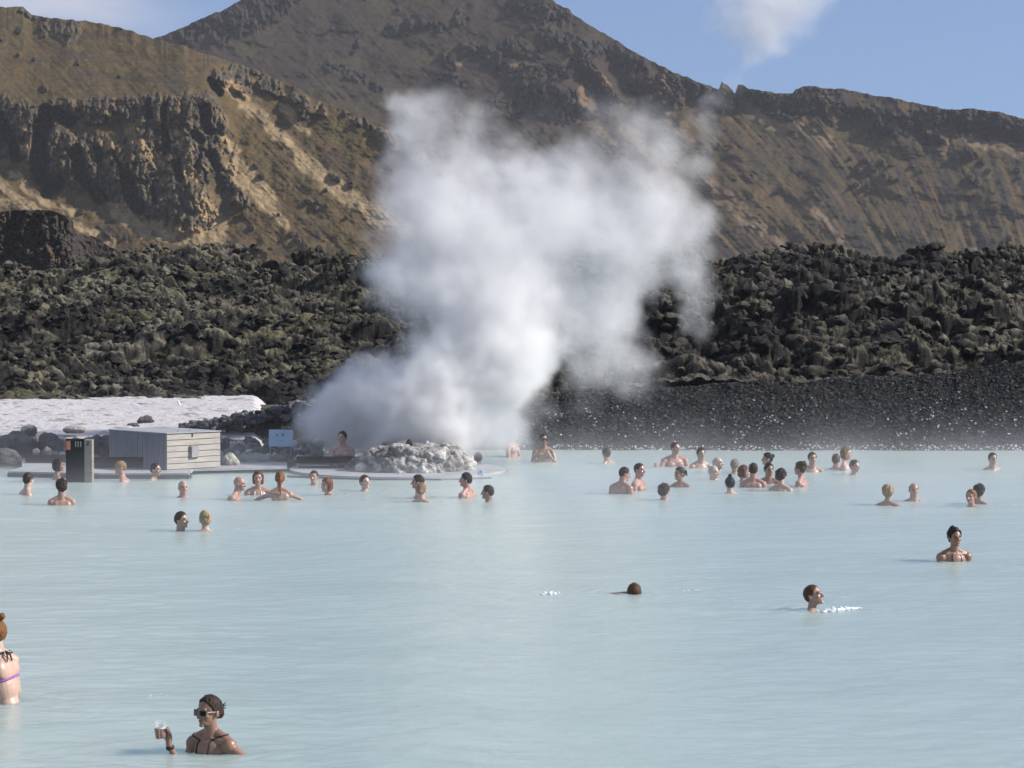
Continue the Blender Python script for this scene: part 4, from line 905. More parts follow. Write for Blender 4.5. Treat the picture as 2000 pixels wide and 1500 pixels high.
    if style != 'bald':
        hb = MB(); hair_shape(hb, H, style, seed)
        h_ = hb.build('hair', HR[hair], o); remesh(h_, 0.0055, 2, 0.5)
        hco = coords(h_.data).astype(float); cen = np.array([0, 0.01, -0.1]); hv = hco - cen; hl = np.linalg.norm(hv, axis=1)[:, None]
        az_ = np.arctan2(hv[:, 0], hv[:, 2] * 0.6 + 0.1) * 7; amp_ = {'curly': 0.014, 'updo': 0.011, 'wet': 0.003, 'crop': 0.0035, 'fringe_ring': 0.003}.get(style, 0.0065)
        dn = fbm(az_ + seed, hco[:, 1] * 14, hco[:, 2] * 6, 4, seed % 50) * amp_ + fbm(hco[:, 0] * 45 + seed, hco[:, 1] * 45, hco[:, 2] * 45, 2, 9) * amp_ * 0.6
        h_.data.vertices.foreach_set('co', (hco + hv / hl * dn[:, None]).astype(np.float32).ravel()); h_.data.update(); h_.data.materials.clear(); h_.data.materials.append(HR[hair])
    o.location = (X_of(x, D) + dx, D, htop); o.rotation_euler = (0, 0, R(yaw)); o.scale = (scale,) * 3
    tag(o, label, 'person', group)
    if extra: extra(o, H, B)
    PEOPLE.append(o); return o
def strap(o, name, mat, path, r=0.006, ctr=(0, 0.03), flat=True):
    """a strap laid on the body's surface: path of (degrees round the torso, 0 = front, z)"""
    me = o.data; bv = BVHTree.FromPolygons([v.co for v in me.vertices], [p.vertices for p in me.polygons])
    pts = []
    for i in range(len(path) - 1):
        for t_ in np.linspace(0, 1, 8, endpoint=(i == len(path) - 2)):
            a0, z0 = path[i][:2]; a1, z1 = path[i + 1][:2]; a_ = R(a0 + (a1 - a0) * t_); z_ = z0 + (z1 - z0) * t_
            d = Vector((math.sin(a_), -math.cos(a_), 0)); org = Vector((ctr[0], ctr[1], z_))
            hit = bv.ray_cast(org + d * 0.17, -d)
            if hit[0] is not None: pts.append(hit[0] + d * r * 0.3)
    if len(pts) < 2: return
    rr = [ (path[0][2] if len(path[0]) > 2 else r)] * len(pts)
    b = MB(); b.tube(pts, rr, 6); return b.build(name, mat, o, True)
def shades(o, H, mat=None, big=1.0):
    b = MB(); Hm = H
    for k in (-1, 1): b.box(Hm @ Vector((k * 0.034, -0.093, -0.119)), (0.054 * big, 0.004, 0.040 * big), Hm @ Matrix.Rotation(R(k * 12), 4, 'Z'), 0.003)
    fr = MB()
    for k in (-1, 1):
        for (cx_, cz_, w_, h_) in ((0, 0.022 * big, 0.062 * big, 0.006), (0, -0.022 * big, 0.062 * big, 0.006), (0.030 * big, 0, 0.006, 0.05 * big), (-0.030 * big, 0, 0.006, 0.05 * big)):
            M = Hm @ Matrix.Rotation(R(k * 12), 4, 'Z'); c_ = Hm @ Vector((k * 0.034, -0.094, -0.119)) + M.to_3x3() @ Vector((cx_, 0, cz_)); fr.box(c_, (w_, 0.007, h_), M, 0.002)
        a_ = Hm @ Vector((k * 0.067, -0.084, -0.110)); e_ = Hm @ Vector((k * 0.084, 0.02, -0.112)); fr.tube([a_, a_.lerp(e_, 0.5), e_], 0.0045, 6)
    fr.cap(Hm @ Vector((-0.01, -0.104, -0.115)), Hm @ Vector((0.01, -0.104, -0.115)), 0.004, 0.004)
    s_ = fr.build('sunglasses', mat or frame_m, o); b.build('lens', lens_m, s_)

# ---- bathers, left group ----
def hand_at(x, y, yw, px, py_, D=None):
    pass
person(54, 924, 966, 150, 'dark haired man with bare back turned, leftmost bather in front of the deck tip', 'm', 'pale', 'dark', 'short', body=-35, lean=(14, -4), dx=0.0, low=0)
person(118, 937, 986, 200, 'dark haired bather seen from behind, just right of the leftmost man', 'm', 'mid', 'dark', 'curly', body=-10, sh=0.95)
person(113, 897, 937, 110, 'dark haired woman in black standing in mist beside the dark post box', 'f', 'tan', 'black', 'bob', extra=lambda o, H, B: [strap(o, 'swimsuit', cloth_black, [(a, -0.52 + z) for a in range(0, 361, 30)], 0.02) for z in (0, 0.03, 0.06, 0.09)])
person(174, 913, 938, 35, 'dark haired person low in the water right beside the post box, face to camera', 'm', 'pink', 'dark', 'short', tilt=(-10, 0))
person(233, 901, 941, -70, 'sandy haired person facing left in front of the bench by the hut', 'm', 'pink', 'sandy', 'short', body=-20, lean=(22, 0), sh=0.85)
person(303, 905, 938, 70, 'dark haired person in a dark top leaning on the deck at the hut corner', 'f', 'mid', 'black', 'short', body=10, lean=(18, 0), arms={'r': [(-0.2, -0.18, -0.42), (-0.12, -0.36, -0.36)]}, extra=lambda o, H, B: [strap(o, 'dark_top', cloth_black, [(a, z) for a in range(0, 361, 30)], 0.022) for z in (-0.36, -0.39, -0.42, -0.45)])
person(357, 940, 971, 25, 'grey haired man with a reddened face below the wooden hut', 'm', 'pink', 'white', 'crop', tilt=(-6, 0))
person(466, 931, 976, 80, 'bald man hunched in profile facing right, left end of the group of three', 'm', 'pink', 'grey', 'bald', lean=(24, 0), tilt=(6, 0))
person(503, 921, 968, 5, 'woman with curly light brown hair and white straps, middle of the group of three', 'f', 'pink', 'brown', 'bob', sh=1.15, extra=lambda o, H, B: [strap(o, 'strap', cloth_white, [(k * 35, -0.335), (k * 28, -0.42), (k * 22, -0.5)], 0.009) for k in (-1, 1)])
person(546, 922, 978, 186, 'woman with a long wet auburn ponytail seen from behind, arms spread', 'f', 'mid', 'auburn', 'longpony', sh=1.0, arms={'r': [(-0.33, 0.0, -0.44), (-0.42, -0.13, -0.5)], 'l': [(0.34, 0.0, -0.43), (0.44, -0.1, -0.5)]})
person(612, 920, 948, -12, 'short dark haired boy facing the camera beyond the red haired woman', 'm', 'mid', 'dark', 'short', tilt=(-4, 0), scale=0.95)
person(637, 935, 968, -48, 'woman with a reddish brown bob turned to the left', 'f', 'pink', 'red', 'bob')
person(713, 929, 960, 38, 'dark haired woman facing right in front of the left foot of the mound', 'f', 'pale', 'dark', 'short', tilt=(-6, 0))
person(815, 928, 973, -88, 'dark haired man in profile facing left behind the woman with a low bun', 'm', 'pink', 'dark', 'short')
person(823, 944, 980, 172, 'woman with sandy hair in a low bun seen from behind below the mound', 'f', 'pale', 'sandy', 'lowbun', sh=1.08)
person(909, 924, 972, -95, 'dark haired man in profile facing left below the right end of the mound', 'm', 'pink', 'dark', 'short', body=-25)
person(952, 948, 980, -105, 'brown haired man low in the water just right of the profile man', 'm', 'tan', 'dark', 'crop', vox=0.0075)
person(668, 843, 903, -28, 'slim brown haired young man standing in steam behind the slatted bench', 'm', 'pale', 'brown', 'short', D=49.25, body=25, sh=0.92)
person(354, 1001, 1038, 62, 'man with short brown hair looking right towards the blonde woman', 'm', 'mid', 'dark', 'short', tilt=(-4, 0), vox=0.0065)
person(399, 1000, 1038, 195, 'blonde woman with pinned up hair seen from behind', 'f', 'pale', 'blond', 'updo')
# ---- in the steam and right of the mound ----
def hands_front(o, H, B): shades(o, H, lens_m)
person(1062, 847, 902, 8, 'black haired man in dark sunglasses standing with hands raised at his chest', 'm', 'tan', 'black', 'short', sh=0.95, arms={'r': [(-0.24, -0.05, -0.62), (-0.05, -0.22, -0.44), (0.03, -0.24, -0.38)], 'l': [(0.24, -0.06, -0.6), (0.07, -0.22, -0.42), (0.03, -0.24, -0.34)]}, extra=hands_front)
person(1003, 838, 893, 60, 'pale figure barely visible standing deep inside the steam', 'm', 'pink', 'sandy', 'short', D=53.0)
person(934, 884, 917, 175, 'dark haired head dim in the mist at the right end of the mound', 'm', 'mid', 'dark', 'short', D=50.4)
person(1184, 875, 905, 205, 'dark haired bather with back turned alone before the gravel bank', 'm', 'mid', 'dark', 'short', body=25, lean=(8, 10))
person(1320, 864, 911, 42, 'broad shouldered man with short dark hair, tallest of the far group', 'm', 'pink', 'dark', 'crop', sh=1.22, body=-30, tilt=(-3, 0), arms={'r': [(-0.36, -0.10, -0.66), (-0.43, -0.20, -0.53), (-0.44, -0.22, -0.40)]})
person(1370, 875, 914, 22, 'man with dark side parted hair and broad shoulders facing the camera', 'm', 'mid', 'black', 'short', sh=1.05)
person(1404, 893, 924, 62, 'bald older man looking right behind the pale grey haired head', 'm', 'pale', 'white', 'fringe_ring', tilt=(-5, 0))
person(1395, 910, 938, 55, 'pale grey haired man low in the water, bare shoulder trailing left', 'm', 'pale', 'white', 'crop', body=-20, lean=(8, -14))
person(1437, 897, 925, 140, 'grey haired man looking away to the right', 'm', 'mid', 'grey', 'short', body=-30)
person(1454, 910, 941, 100, 'brown haired woman with hand to her chin left of the broad backed man', 'f', 'mid', 'brown', 'bob', arms={'l': [(0.2, -0.15, -0.5), (0.05, -0.2, -0.30), (0.02, -0.17, -0.22)]})
person(1472, 905, 952, 172, 'dark haired man with a broad bare back in the middle of the right group', 'm', 'pink', 'dark', 'short', sh=1.0)
person(1499, 885, 921, -85, 'woman with black hair in a high bun facing left behind the group', 'f', 'mid', 'black', 'bun')
person(1503, 905, 946, 18, 'black haired man facing the camera between the broad back and the big dark head', 'm', 'tan', 'black', 'short', body=-30)
person(1527, 917, 959, 158, 'bather with a full head of dark grey hair and a glinting pale back', 'f', 'pale', 'dark', 'curly', sh=1.05)
person(1563, 903, 951, 232, 'woman with brown hair clipped up, back half turned, facing left', 'f', 'pink', 'brown', 'updo', body=15)
person(1588, 884, 923, 12, 'person with short brown hair facing the camera, shoulders just above water', 'm', 'mid', 'brown', 'short', tilt=(-4, 0))
person(1634, 887, 917, 165, 'brown haired head close against the taller light haired woman', 'm', 'pink', 'brown', 'short')
person(1654, 875, 919, 78, 'taller woman with light brown hair embracing a companion', 'f', 'pale', 'sandy', 'bob')
person(1671, 899, 928, 42, 'brown haired woman looking right, nearest of the embracing group', 'f', 'pink', 'brown', 'short')
person(1218, 912, 965, 110, 'dark haired man with bowed head and broad back, left end of the right crowd', 'm', 'wet', 'dark', 'crop', tilt=(14, 0), lean=(10, 0), body=30, sh=1.05)
person(1250, 905, 958, 55, 'dark haired man with a wet glinting chest beside the bowed man', 'm', 'wet', 'dark', 'crop', body=10)
person(1327, 913, 952, -52, 'woman with a black ponytail facing left below the broad shouldered man', 'f', 'tan', 'black', 'pony', body=30, tilt=(-4, 0))
person(1299, 946, 977, 145, 'curly dark haired head low in the water below the ponytail woman', 'm', 'pink', 'dark', 'curly', scale=1.0)
person(1426, 932, 965, 190, 'dark haired woman with a topknot seen from behind', 'f', 'pale', 'black', 'topknot', sh=1.05)
# ---- right side ----
person(1941, 885, 918, 15, 'dark haired man alone near the right edge before the gravel bank', 'm', 'mid', 'black', 'short', tilt=(-4, 0), sh=1.02)
person(1736, 948, 988, 168, 'blonde short haired woman seen from behind beside the bald man', 'f', 'mid', 'blond', 'curly', sh=1.15)
def feet(mb, B):
    for k, (fx, fy) in enumerate(((-0.02, -0.50), (0.26, -0.46))):
        mb.cap((fx * 0.5, -0.3, -0.5), (fx, fy + 0.05, -0.47), 0.05, 0.04); mb.ell((fx, fy, -0.40), (0.035, 0.028, 0.075)); mb.cap((fx, fy, -0.36), (fx + 0.01, fy, -0.325), 0.016, 0.013)
person(1787, 944, 980, 8, 'bald man with a reddened head facing the camera, toes out of the water', 'm', 'pink', 'grey', 'fringe_ring', tilt=(-4, 0), legs=feet, sh=1.1)
person(1898, 957, 990, -35, 'reddish blond person low in the water partly hiding the dark curly head', 'f', 'pink', 'auburn', 'short', tilt=(-4, 0))
person(1915, 947, 985, 150, 'dark curly haired person behind the reddish blond one', 'f', 'mid', 'dark', 'curly', body=0)
person(1868, 1033, 1098, 18, 'black haired woman with loose wet hair and thin straps, facing the camera', 'f', 'tan', 'black', 'updo', sh=1.2, vox=0.006, tilt=(-3, 0), extra=lambda o, H, B: [strap(o, 'strap', cloth_black, [(k * 40, -0.325), (k * 32, -0.42), (k * 24, -0.52)], 0.007) for k in (-1, 1)])
person(1596, 1144, 1191, 62, 'swimmer with slicked back brown hair and raised chin, splash trailing right', 'f', 'mid', 'brown', 'wet', vox=0.006, tilt=(-16, 0), lean=(30, 0), body=20, extra=lambda o, H, B: None)
def floating(mb, B):
    mb.cap((0.04, 0.02, -0.19), (0.40, 0.02, -0.21), 0.085, 0.07); mb.ell((0.22, 0.02, -0.19), (0.16, 0.12, 0.07))
person(1238, 1137, 1161, 185, 'head of a swimmer floating low on the back in mid lagoon', 'm', 'tan', 'brown', 'crop', vox=0.006, tilt=(-30, 0), lean=(-60, 0), low=0.0, legs=floating)
# ---- the two nearest women ----
def left_extra(o, H, B):
    strap(o, 'bikini_band', cloth_purple, [(a, -0.50 - 0.03 * math.cos(R(a)) - 0.02 * math.sin(R(a))) for a in range(0, 361, 20)], 0.011)
    for k in (-1, 1): strap(o, 'neck_tie', cloth_black, [(k * 8, -0.33), (k * 40, -0.335), (k * 100, -0.29), (k * 150, -0.275), (180, -0.27)], 0.008)
    b = MB()
    for k in (-1, 1): b.tube([B @ Vector((0, 0.10, -0.275)), B @ Vector((k * 0.02, 0.125, -0.31)), B @ Vector((k * 0.035 + 0.01, 0.128, -0.365))], [0.009, 0.008, 0.005], 6)
    b.build('tie_end', cloth_black, o, True)
person(-13, 1212, 1373, 244, 'standing woman with auburn topknot and purple bikini band, cut by the left edge', 'f', 'pale', 'auburn', 'backknot', vox=0.006, sh=1.02, body=2, lean=(13, 0), tilt=(8, 0),
       arms={'l': [(0.215, -0.03, -0.60), (0.20, -0.20, -0.80)], 'r': [(-0.22, -0.02, -0.62), (-0.2, -0.18, -0.82)]}, extra=left_extra, group='women bathing near the camera')
Dn = HC * F / (1471 - YH); sn = F / Dn
def near_extra(o, H, B):
    shades(o, H, None, 0.98)
    for k in (-1, 1): strap(o, 'strap', cloth_black, [(k * 150, -0.285), (k * 95, -0.285), (k * 38, -0.33), (k * 28, -0.42), (k * 24, -0.50)], 0.006)
    b = MB(); 
    for i, (dx_, dz_) in enumerate(((0.05, 0.01), (0.035, 0.03), (0.03, -0.01))): b.cap(H @ Vector((0.0, 0.12, -0.10)), H @ Vector((-0.01 + 0.01 * i, 0.14 + dx_, -0.095 + dz_)), 0.010, 0.003)
    b.build('hair_strand', HR['dark'], o, True)
yaw_n = -38
# cup position in the woman's own space
cup_w = Vector((X_of(312, Dn - 0.10), Dn - 0.10, HC + k_of(1447) * (Dn - 0.10)))
head_w = Vector((X_of(404, Dn), Dn, (1471 - 1363) / ((1471 - YH) / HC)))
Rn = Matrix.Rotation(R(yaw_n), 4, 'Z'); cup_l = Rn.inverted() @ (cup_w - head_w)
BN = 12
npv_ = Vector((0, 0.03, -0.27)); Bn = Matrix.Translation(npv_) @ Matrix.Rotation(R(BN), 4, 'Z') @ Matrix.Translation(-npv_)
def tobody(wd): return Bn.inverted() @ (Rn.inverted() @ (Vector(wd) - head_w))
cc_ = cup_w + Vector((0, 0, 0.045))             # centre of the grip, world
wrist_w = cc_ + Vector((0.055, 0.035, -0.115)); elbow_w = wrist_w + Vector((0.10, 0.06, -0.20))
def grip(bC, bE, wr, dr):
    W = lambda v: tobody(cc_ + Vector(v))
    bC(W((0.05, 0.035, -0.10)), W((0.045, 0.045, -0.035)), 0.024, 0.026)
    bC(W((0.045, 0.045, -0.04)), W((0.03, 0.056, 0.012)), 0.027, 0.022); bC(W((0.035, 0.045, -0.045)), W((0.012, 0.058, -0.03)), 0.024, 0.020)
    for i, z in enumerate((0.022, 0.002, -0.018, -0.036)):
        r = 0.0415 - 0.002 * i; q = [(0.018, r + 0.012, z), (-0.026, r + 0.004, z + 0.003), (-r - 0.006, 0.006, z + 0.002), (-r + 0.004, -0.026, z), (-r * 0.35, -r - 0.004, z - 0.002)]
        for a_, b_ in zip(q, q[1:]): bC(W(a_), W(b_), 0.0095 - 0.0006 * i, 0.009 - 0.0006 * i)
    q = [(0.044, 0.03, -0.02), (0.050, 0.004, 0.012), (0.040, -0.022, 0.032)]
    for a_, b_ in zip(q, q[1:]): bC(W(a_), W(b_), 0.012, 0.0105)
person(404, 1363, 1471, yaw_n, 'dark haired woman in big square sunglasses holding a plastic cup of beer', 'f', 'tan', 'dark', 'lowbun', vox=0.0042, body=BN, tilt=(-2, 0), sh=1.02,
       arms={'r': [tobody(elbow_w), tobody(wrist_w)], 'r_fn': grip, 'l': [(0.33, 0.06, -0.50), (0.30, -0.10, -0.62)]}, extra=near_extra, group='women bathing near the camera')
b = MB(); b.tube([wrist_w + Vector((0.0, 0.0, 0.008)), wrist_w + Vector((0.004, 0.002, -0.014))], 0.031, 14); bd = b.build('wristband', cloth_black, None, True)
bd.parent = PEOPLE[-1]; bd.matrix_parent_inverse = (Matrix.Translation(head_w) @ Rn).inverted()
# the cup
def glass_mat():
    t = NT('clear_plastic'); t.b.inputs['Base Color'].default_value = (0.95, 0.95, 0.97, 1); t.b.inputs['Roughness'].default_value = 0.1; t.b.inputs['Alpha'].default_value = 0.09
    return t.m
def lathe(prof, n=28):
    V = []; 
    for r, z in prof:
        for i in range(n): V.append((r * math.cos(2 * math.pi * i / n), r * math.sin(2 * math.pi * i / n), z))
    q = [(j * n + i, j * n + (i + 1) % n, (j + 1) * n + (i + 1) % n, (j + 1) * n + i) for j in range(len(prof) - 1) for i in range(n)]
    return np.array(V), np.array(q)
V, q = lathe([(0.0005, 0), (0.030, 0), (0.034, 0.045), (0.0385, 0.09), (0.043, 0.128), (0.0445, 0.131), (0.0425, 0.131), (0.0372, 0.09), (0.0328, 0.045), (0.029, 0.004), (0.0005, 0.004)])
cup = np_mesh('beer_cup', V, q, glass_mat(), smooth=True); cup.location = cup_w; cup.rotation_euler = (0, R(-3), 0); tag(cup, 'clear plastic cup half full of amber beer in the near woman\'s hand', 'cup')
V, q = lathe([(0.0005, 0.005), (0.0285, 0.005), (0.0322, 0.045), (0.035, 0.074), (0.0005, 0.075)])
np_mesh('beer', V, q, simple_mat('amber_beer', (0.20, 0.055, 0.015), 0.15), cup, True)
V, q = lathe([(0.0005, 0.076), (0.0352, 0.0755), (0.0354, 0.0775), (0.0005, 0.078)]); np_mesh('foam', V, q, simple_mat('beer_foam', (0.65, 0.55, 0.42), 0.6), cup, True)
b = MB()
for a_, z_, w_ in ((-100, 0.104, 0.5), (-78, 0.108, 0.7), (-62, 0.100, 0.5), (-85, 0.094, 0.6)):
    r = 0.0405; b.tube([(r * math.cos(R(a_ + d)), r * math.sin(R(a_ + d)), z_ + 0.004 * math.sin(d * 0.2)) for d in range(0, 16, 5)], 0.003, 6)
b.build('printed_mark', ink, cup)

# ---- ripples on the water round each bather ----
wc = coords(wt.data).astype(float)
for o in PEOPLE:
    px_, py0 = o.location.x, o.location.y; near = py0 < 40
    sel = np.nonzero((np.abs(wc[:, 1] - py0) < 1.6) & (np.abs(wc[:, 0] - px_) < 1.6))[0]
    r = np.hypot(wc[sel, 0] - px_, (wc[sel, 1] - py0)); wob = fbm(wc[sel, 0] * 2.2, wc[sel, 1] * 2.2, 0, 2, 311)
    wc[sel, 2] += np.exp(-np.maximum(r - 0.2, 0) / 0.42) * np.cos((r + wob * 0.10) * 2 * np.pi / 0.19) * (0.008 if near else 0.005) * (0.6 + wob) * (r > 0.12)
wt.data.vertices.foreach_set('co', wc.astype(np.float32).ravel()); wt.data.update()

# ---- splashes ----
foam_m = simple_mat('white_foam', (0.8, 0.83, 0.84), 0.25, 20, 0.1)
def splash(name, x0, x1, y0, y1, n, label, seed, hmax=0.05):
    """ragged ridge of churned water with drops"""
    r_ = np.random.default_rng(seed); mb = MB()
    D0_, D1_ = depth_on(0, y0), depth_on(0, y1)
    for i in range(n):
        t_ = i / (n - 1); D_ = D0_ + (D1_ - D0_) * t_ + r_.normal(0, 0.03); x_ = X_of(x0 + (x1 - x0) * t_, D_) + r_.normal(0, 0.02); h_ = hmax * (0.3 + 0.7 * r_.random()) * math.sin(math.pi * min(1, 0.12 + t_)) 
        mb.ell((x_, D_, -0.003), (0.012 + 0.022 * r_.random(), 0.008 + 0.014 * r_.random(), h_), Matrix.Rotation(r_.normal(0, 0.3), 4, 'Y'), 10, 6)
        if r_.random() < 0.35: mb.ell((x_ + r_.normal(0, 0.04), D_, h_ + 0.03 * r_.random()), (0.006,) * 3, None, 6, 5)
    o = mb.build(name, foam_m, None, True); remesh(o, 0.006, 2); o.data.materials.clear(); o.data.materials.append(foam_m); tag(o, label, 'splash', kind='stuff')
splash('splash', 1608, 1698, 1196, 1187, 46, 'white splash trailing to the right of the swimmer', 3, 0.045)
splash('splash', 1062, 1100, 1163, 1160, 18, 'small white splash left of the floating swimmer', 4, 0.06)
splash('splash', 1300, 1390, 1156, 1154, 14, 'faint foam line right of the floating swimmer', 5, 0.012)
splash('splash', 282, 330, 1365, 1362, 16, 'small bright ripple between the standing woman and the woman with the cup', 6, 0.004)

# ------------------------------------------------------------------ steam, mist, haze
def vol_grid(name, lo, hi, res, build, mat, label, cat):
    tr = bpy.data.node_groups.new(name, 'GeometryNodeTree')
    tr.interface.new_socket('Geometry', in_out='INPUT', socket_type='NodeSocketGeometry'); tr.interface.new_socket('Geometry', in_out='OUTPUT', socket_type='NodeSocketGeometry')
    N = tr.nodes.new; L = tr.links.new
    out = N('NodeGroupOutput'); vc = N('GeometryNodeVolumeCube'); sm = N('GeometryNodeSetMaterial'); sm.inputs['Material'].default_value = mat
    vc.inputs['Min'].default_value = lo; vc.inputs['Max'].default_value = hi
    for k, r_ in zip('XYZ', res): vc.inputs['Resolution ' + k].default_value = r_
    pos = N('GeometryNodeInputPosition').outputs[0]
    class G:
        def m(s, op, *a):
            n_ = N('ShaderNodeMath'); n_.operation = op
            for i, v in enumerate(a):
                if isinstance(v, (int, float)): n_.inputs[i].default_value = v
                else: L(v, n_.inputs[i])
            return n_.outputs[0]
        def v(s, op, *a):
            n_ = N('ShaderNodeVectorMath'); n_.operation = op
            for i, v in enumerate(a):
                if isinstance(v, (tuple, list, Vector)): n_.inputs[i].default_value = tuple(v)
                elif isinstance(v, (int, float)): n_.inputs['Scale'].default_value = v
                else: L(v, n_.inputs[i])
            return n_
        def noise(s, vec, scale, det, color=False, rough=0.55):
            n_ = N('ShaderNodeTexNoise'); n_.inputs['Scale'].default_value = scale; n_.inputs['Detail'].default_value = det; n_.inputs['Roughness'].default_value = rough; L(vec, n_.inputs['Vector'])
            return n_.outputs[1 if color else 0]
        def sep(s, vec): n_ = N('ShaderNodeSeparateXYZ'); L(vec, n_.inputs[0]); return n_.outputs
        def rng(s, x, a, b, c, d):
            n_ = N('ShaderNodeMapRange'); L(x, n_.inputs[0])
            for i, v in enumerate((a, b, c, d)): n_.inputs[i + 1].default_value = v
            return n_.outputs[0]
    L(build(G(), pos), vc.inputs['Density']); L(vc.outputs[0], sm.inputs[0]); L(sm.outputs[0], out.inputs[0])
    vd = bpy.data.volumes.new(name); o = bpy.data.objects.new(name, vd); C.objects.link(o); vd.materials.append(mat)
    m_ = o.modifiers.new('shape', 'NODES'); m_.node_group = tr
    tag(o, label, cat, kind='stuff'); return o
def vol_mat(name, col, dens, aniso=0.0):
    m = bpy.data.materials.new(name); m.use_nodes = True; t = m.node_tree; t.nodes.clear()
    o = t.nodes.new('ShaderNodeOutputMaterial'); v = t.nodes.new('ShaderNodeVolumePrincipled'); v.inputs['Color'].default_value = (*col, 1); v.inputs['Density'].default_value = dens; v.inputs['Anisotropy'].default_value = aniso
    t.links.new(v.outputs[0], o.inputs['Volume']); return m
# blobs: photo x, y, radius (px), density, extra depth (m)
BL = [(830, 860, 75, 2.6, 0.3), (765, 850, 60, 2.2, 0.3), (880, 850, 60, 2.2, 0.4), (700, 820, 70, 3.2, 1.3), (650, 812, 60, 2.8, 1.4), (695, 765, 55, 2.6, 1.4), (615, 850, 44, 0.8, 1.7), (690, 865, 50, 1.2, 1.6), (645, 775, 35, 1.0, 1.6), (760, 770, 80, 3.0, 0.7), (840, 770, 85, 2.6, 0.5), (920, 780, 75, 2.2, 0.6), (980, 750, 65, 1.7, 0.8), (880, 710, 80, 2.2, 0.7), (960, 690, 85, 2.2, 0.8), (1030, 690, 65, 1.5, 1.0), (1000, 820, 45, 0.5, 1.0), (1060, 800, 40, 0.25, 1.0),
  (960, 610, 85, 1.8, 1.0), (880, 580, 85, 1.7, 1.1), (800, 545, 75, 1.6, 1.2), (760, 510, 52, 1.2, 1.2), (1030, 600, 85, 1.2, 1.4), (840, 460, 95, 1.6, 1.3), (940, 490, 110, 1.7, 1.4), (1050, 490, 100, 1.4, 1.6), (800, 370, 75, 1.3, 1.5), (880, 370, 90, 1.4, 1.6), (800, 270, 62, 1.2, 1.6), (840, 210, 52, 0.7, 1.7), (795, 210, 36, 0.6, 1.6), (900, 280, 62, 0.9, 1.7), (960, 240, 60, 0.45, 1.8), (980, 370, 75, 1.3, 1.8), (1120, 370, 75, 1.1, 2.0), (1150, 460, 90, 1.0, 2.0), (1060, 350, 30, 0.8, 2.0),
  (1230, 400, 85, 1.2, 2.2), (1300, 400, 66, 0.9, 2.3), (1220, 290, 75, 0.7, 2.2), (1290, 240, 55, 0.35, 2.3), (1170, 230, 50, 0.35, 2.2), (1300, 300, 55, 0.7, 2.3), (1240, 500, 90, 1.15, 2.2), (1335, 480, 65, 1.0, 2.4), (1360, 430, 40, 0.5, 2.4), (1350, 560, 52, 0.8, 2.4), (1365, 625, 38, 0.6, 2.5), (1180, 590, 80, 0.75, 2.0), (1190, 670, 75, 0.55, 1.8), (1235, 720, 65, 0.40, 1.8), (1120, 690, 65, 0.55, 1.4), (1170, 600, 80, 0.5, 1.8), (1110, 600, 60, 0.8, 1.6), (1150, 770, 60, 0.28, 1.6), (1300, 680, 40, 0.12, 2.2), (1060, 240, 60, 0.2, 2.0),
  (1405, 200, 30, 0.75, 3), (1393, 250, 32, 0.7, 3), (1372, 300, 38, 0.7, 3), (1425, 155, 26, 0.5, 3), (1345, 340, 45, 0.6, 2.8), (1420, 350, 60, 0.10, 3), (1000, 330, 70, 1.0, 1.8), (1060, 410, 80, 1.1, 1.8), (1110, 310, 50, 0.5, 2.0),
  (1452, 120, 32, 0.6, 3.3), (1480, 80, 48, 0.8, 3.4), (1425, 55, 55, 0.55, 3.4), (1505, 40, 58, 0.9, 3.5), (1545, 0, 62, 0.85, 3.6), (1470, -10, 70, 0.8, 3.6), (1590, -40, 70, 0.8, 3.8), (1390, 90, 60, 0.2, 3.5), (985, 850, 60, 1.3, 1.6), (950, 865, 45, 1.2, 1.2)]
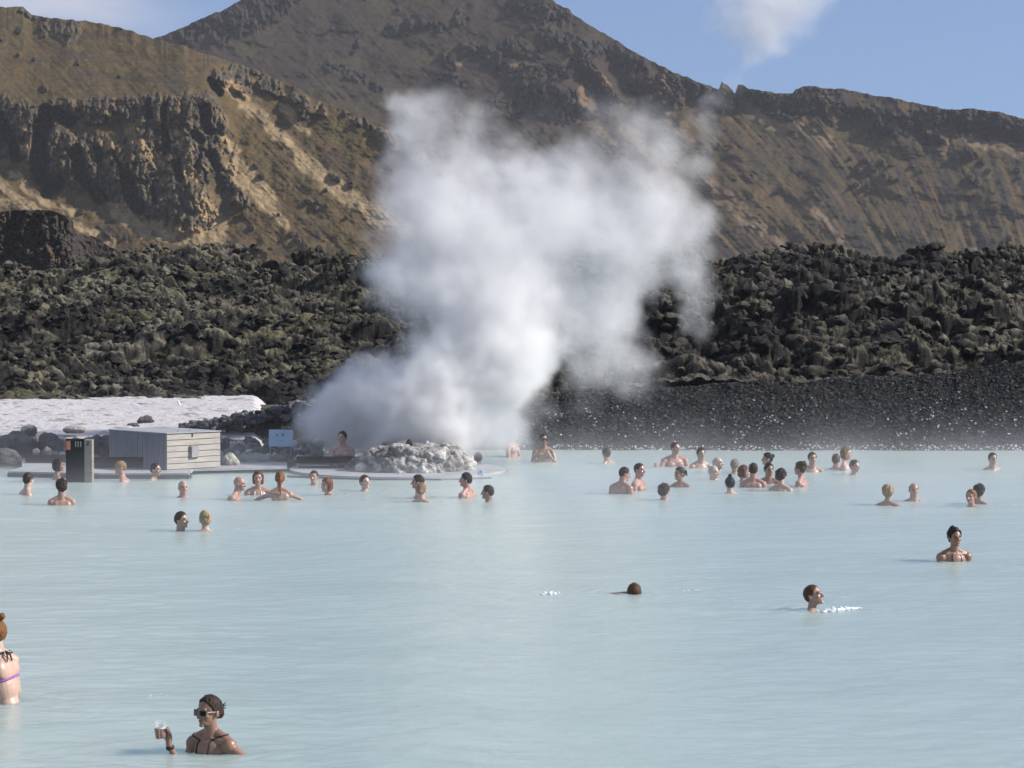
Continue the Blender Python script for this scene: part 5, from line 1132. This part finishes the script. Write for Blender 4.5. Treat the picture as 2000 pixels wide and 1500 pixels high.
def steam_field(g, pos):
    w1_ = g.v('SCALE', g.v('SUBTRACT', g.noise(pos, 0.9, 4, True), (0.5, 0.5, 0.5)).outputs[0], 1.5).outputs[0]
    w2_ = g.v('SCALE', g.v('SUBTRACT', g.noise(pos, 3.0, 4, True), (0.5, 0.5, 0.5)).outputs[0], 0.55).outputs[0]
    q = g.v('ADD', g.v('ADD', pos, w1_).outputs[0], w2_).outputs[0]
    tot = None
    for x, y, r, d, e in BL:
        D_ = 48.8 + e; c = pt(x, y, D_); rr = r * D_ / F * 1.38
        dist = g.v('DISTANCE', q, tuple(c)).outputs['Value']
        a_ = g.m('MULTIPLY', dist, 1 / rr); a_ = g.m('SUBTRACT', 1.0, g.m('MULTIPLY', a_, a_)); a_ = g.m('MAXIMUM', a_, 0.0); a_ = g.m('MULTIPLY', g.m('MULTIPLY', a_, a_), d)
        tot = a_ if tot is None else g.m('ADD', tot, a_)
    er_ = g.noise(pos, 1.8, 6, False, 0.62)
    er_ = g.rng(er_, 0.30, 0.62, 0.55, 1.25)
    er2 = g.rng(g.noise(pos, 2.4, 8, False, 0.68), 0.3, 0.72, 0.0, 0.27)
    tot = g.m('MAXIMUM', g.m('SUBTRACT', tot, er2), 0.0)
    tot = g.m('MULTIPLY', tot, er_)
    ga = g.sep(pos); tot = g.m('MULTIPLY', tot, g.rng(ga[2], 1.5, 4.0, 1.25, 0.78))
    return g.m('MULTIPLY', g.m('MAXIMUM', g.m('SUBTRACT', tot, 0.02), 0.0), g.rng(ga[2], 0.15, 0.5, 0.0, 1.0))
steam_m = vol_mat('steam', (0.962, 0.958, 0.956), 1.45, 0.0)
vol_grid('steam_plume', (-5.2, 46.6, 0.1), (7.6, 54.6, 10.2), (230, 110, 180), steam_field, steam_m, 'tall billowing cloud of white steam rising from the rock mound', 'steam')
def mist_field(g, pos):
    s_ = g.sep(pos); z = s_[2]
    fall = g.m('POWER', 2.718, g.m('MULTIPLY', z, -3.4))
    nz = g.rng(g.noise(pos, 0.35, 5, False, 0.6), 0.38, 0.68, 0.15, 1.6)
    ramp = g.rng(s_[1], 30.0, 48.0, 0.0, 1.0)
    edge = g.m('MULTIPLY', g.rng(z, 1.5, 2.2, 1.0, 0.0), g.rng(s_[1], 60.0, 56.0, 0.0, 1.0))
    return g.m('MULTIPLY', g.m('MULTIPLY', g.m('MULTIPLY', fall, nz), ramp), edge)
mist_m = vol_mat('mist', (0.97, 0.98, 1.0), 0.075, 0.0)
vol_grid('lagoon_mist', (-16, 32, -0.1), (16, 60, 2.3), (130, 110, 24), mist_field, mist_m, 'thin low mist drifting over the warm water towards the far bank', 'mist')
b = MB(); b.box((0, 680, 95), (1400, 1420, 210)); hz = b.build('haze', vol_mat('haze', (0.93, 0.95, 1.0), 0.00009, 0.0)); tag(hz, 'faint haze in the air', 'haze', kind='stuff')
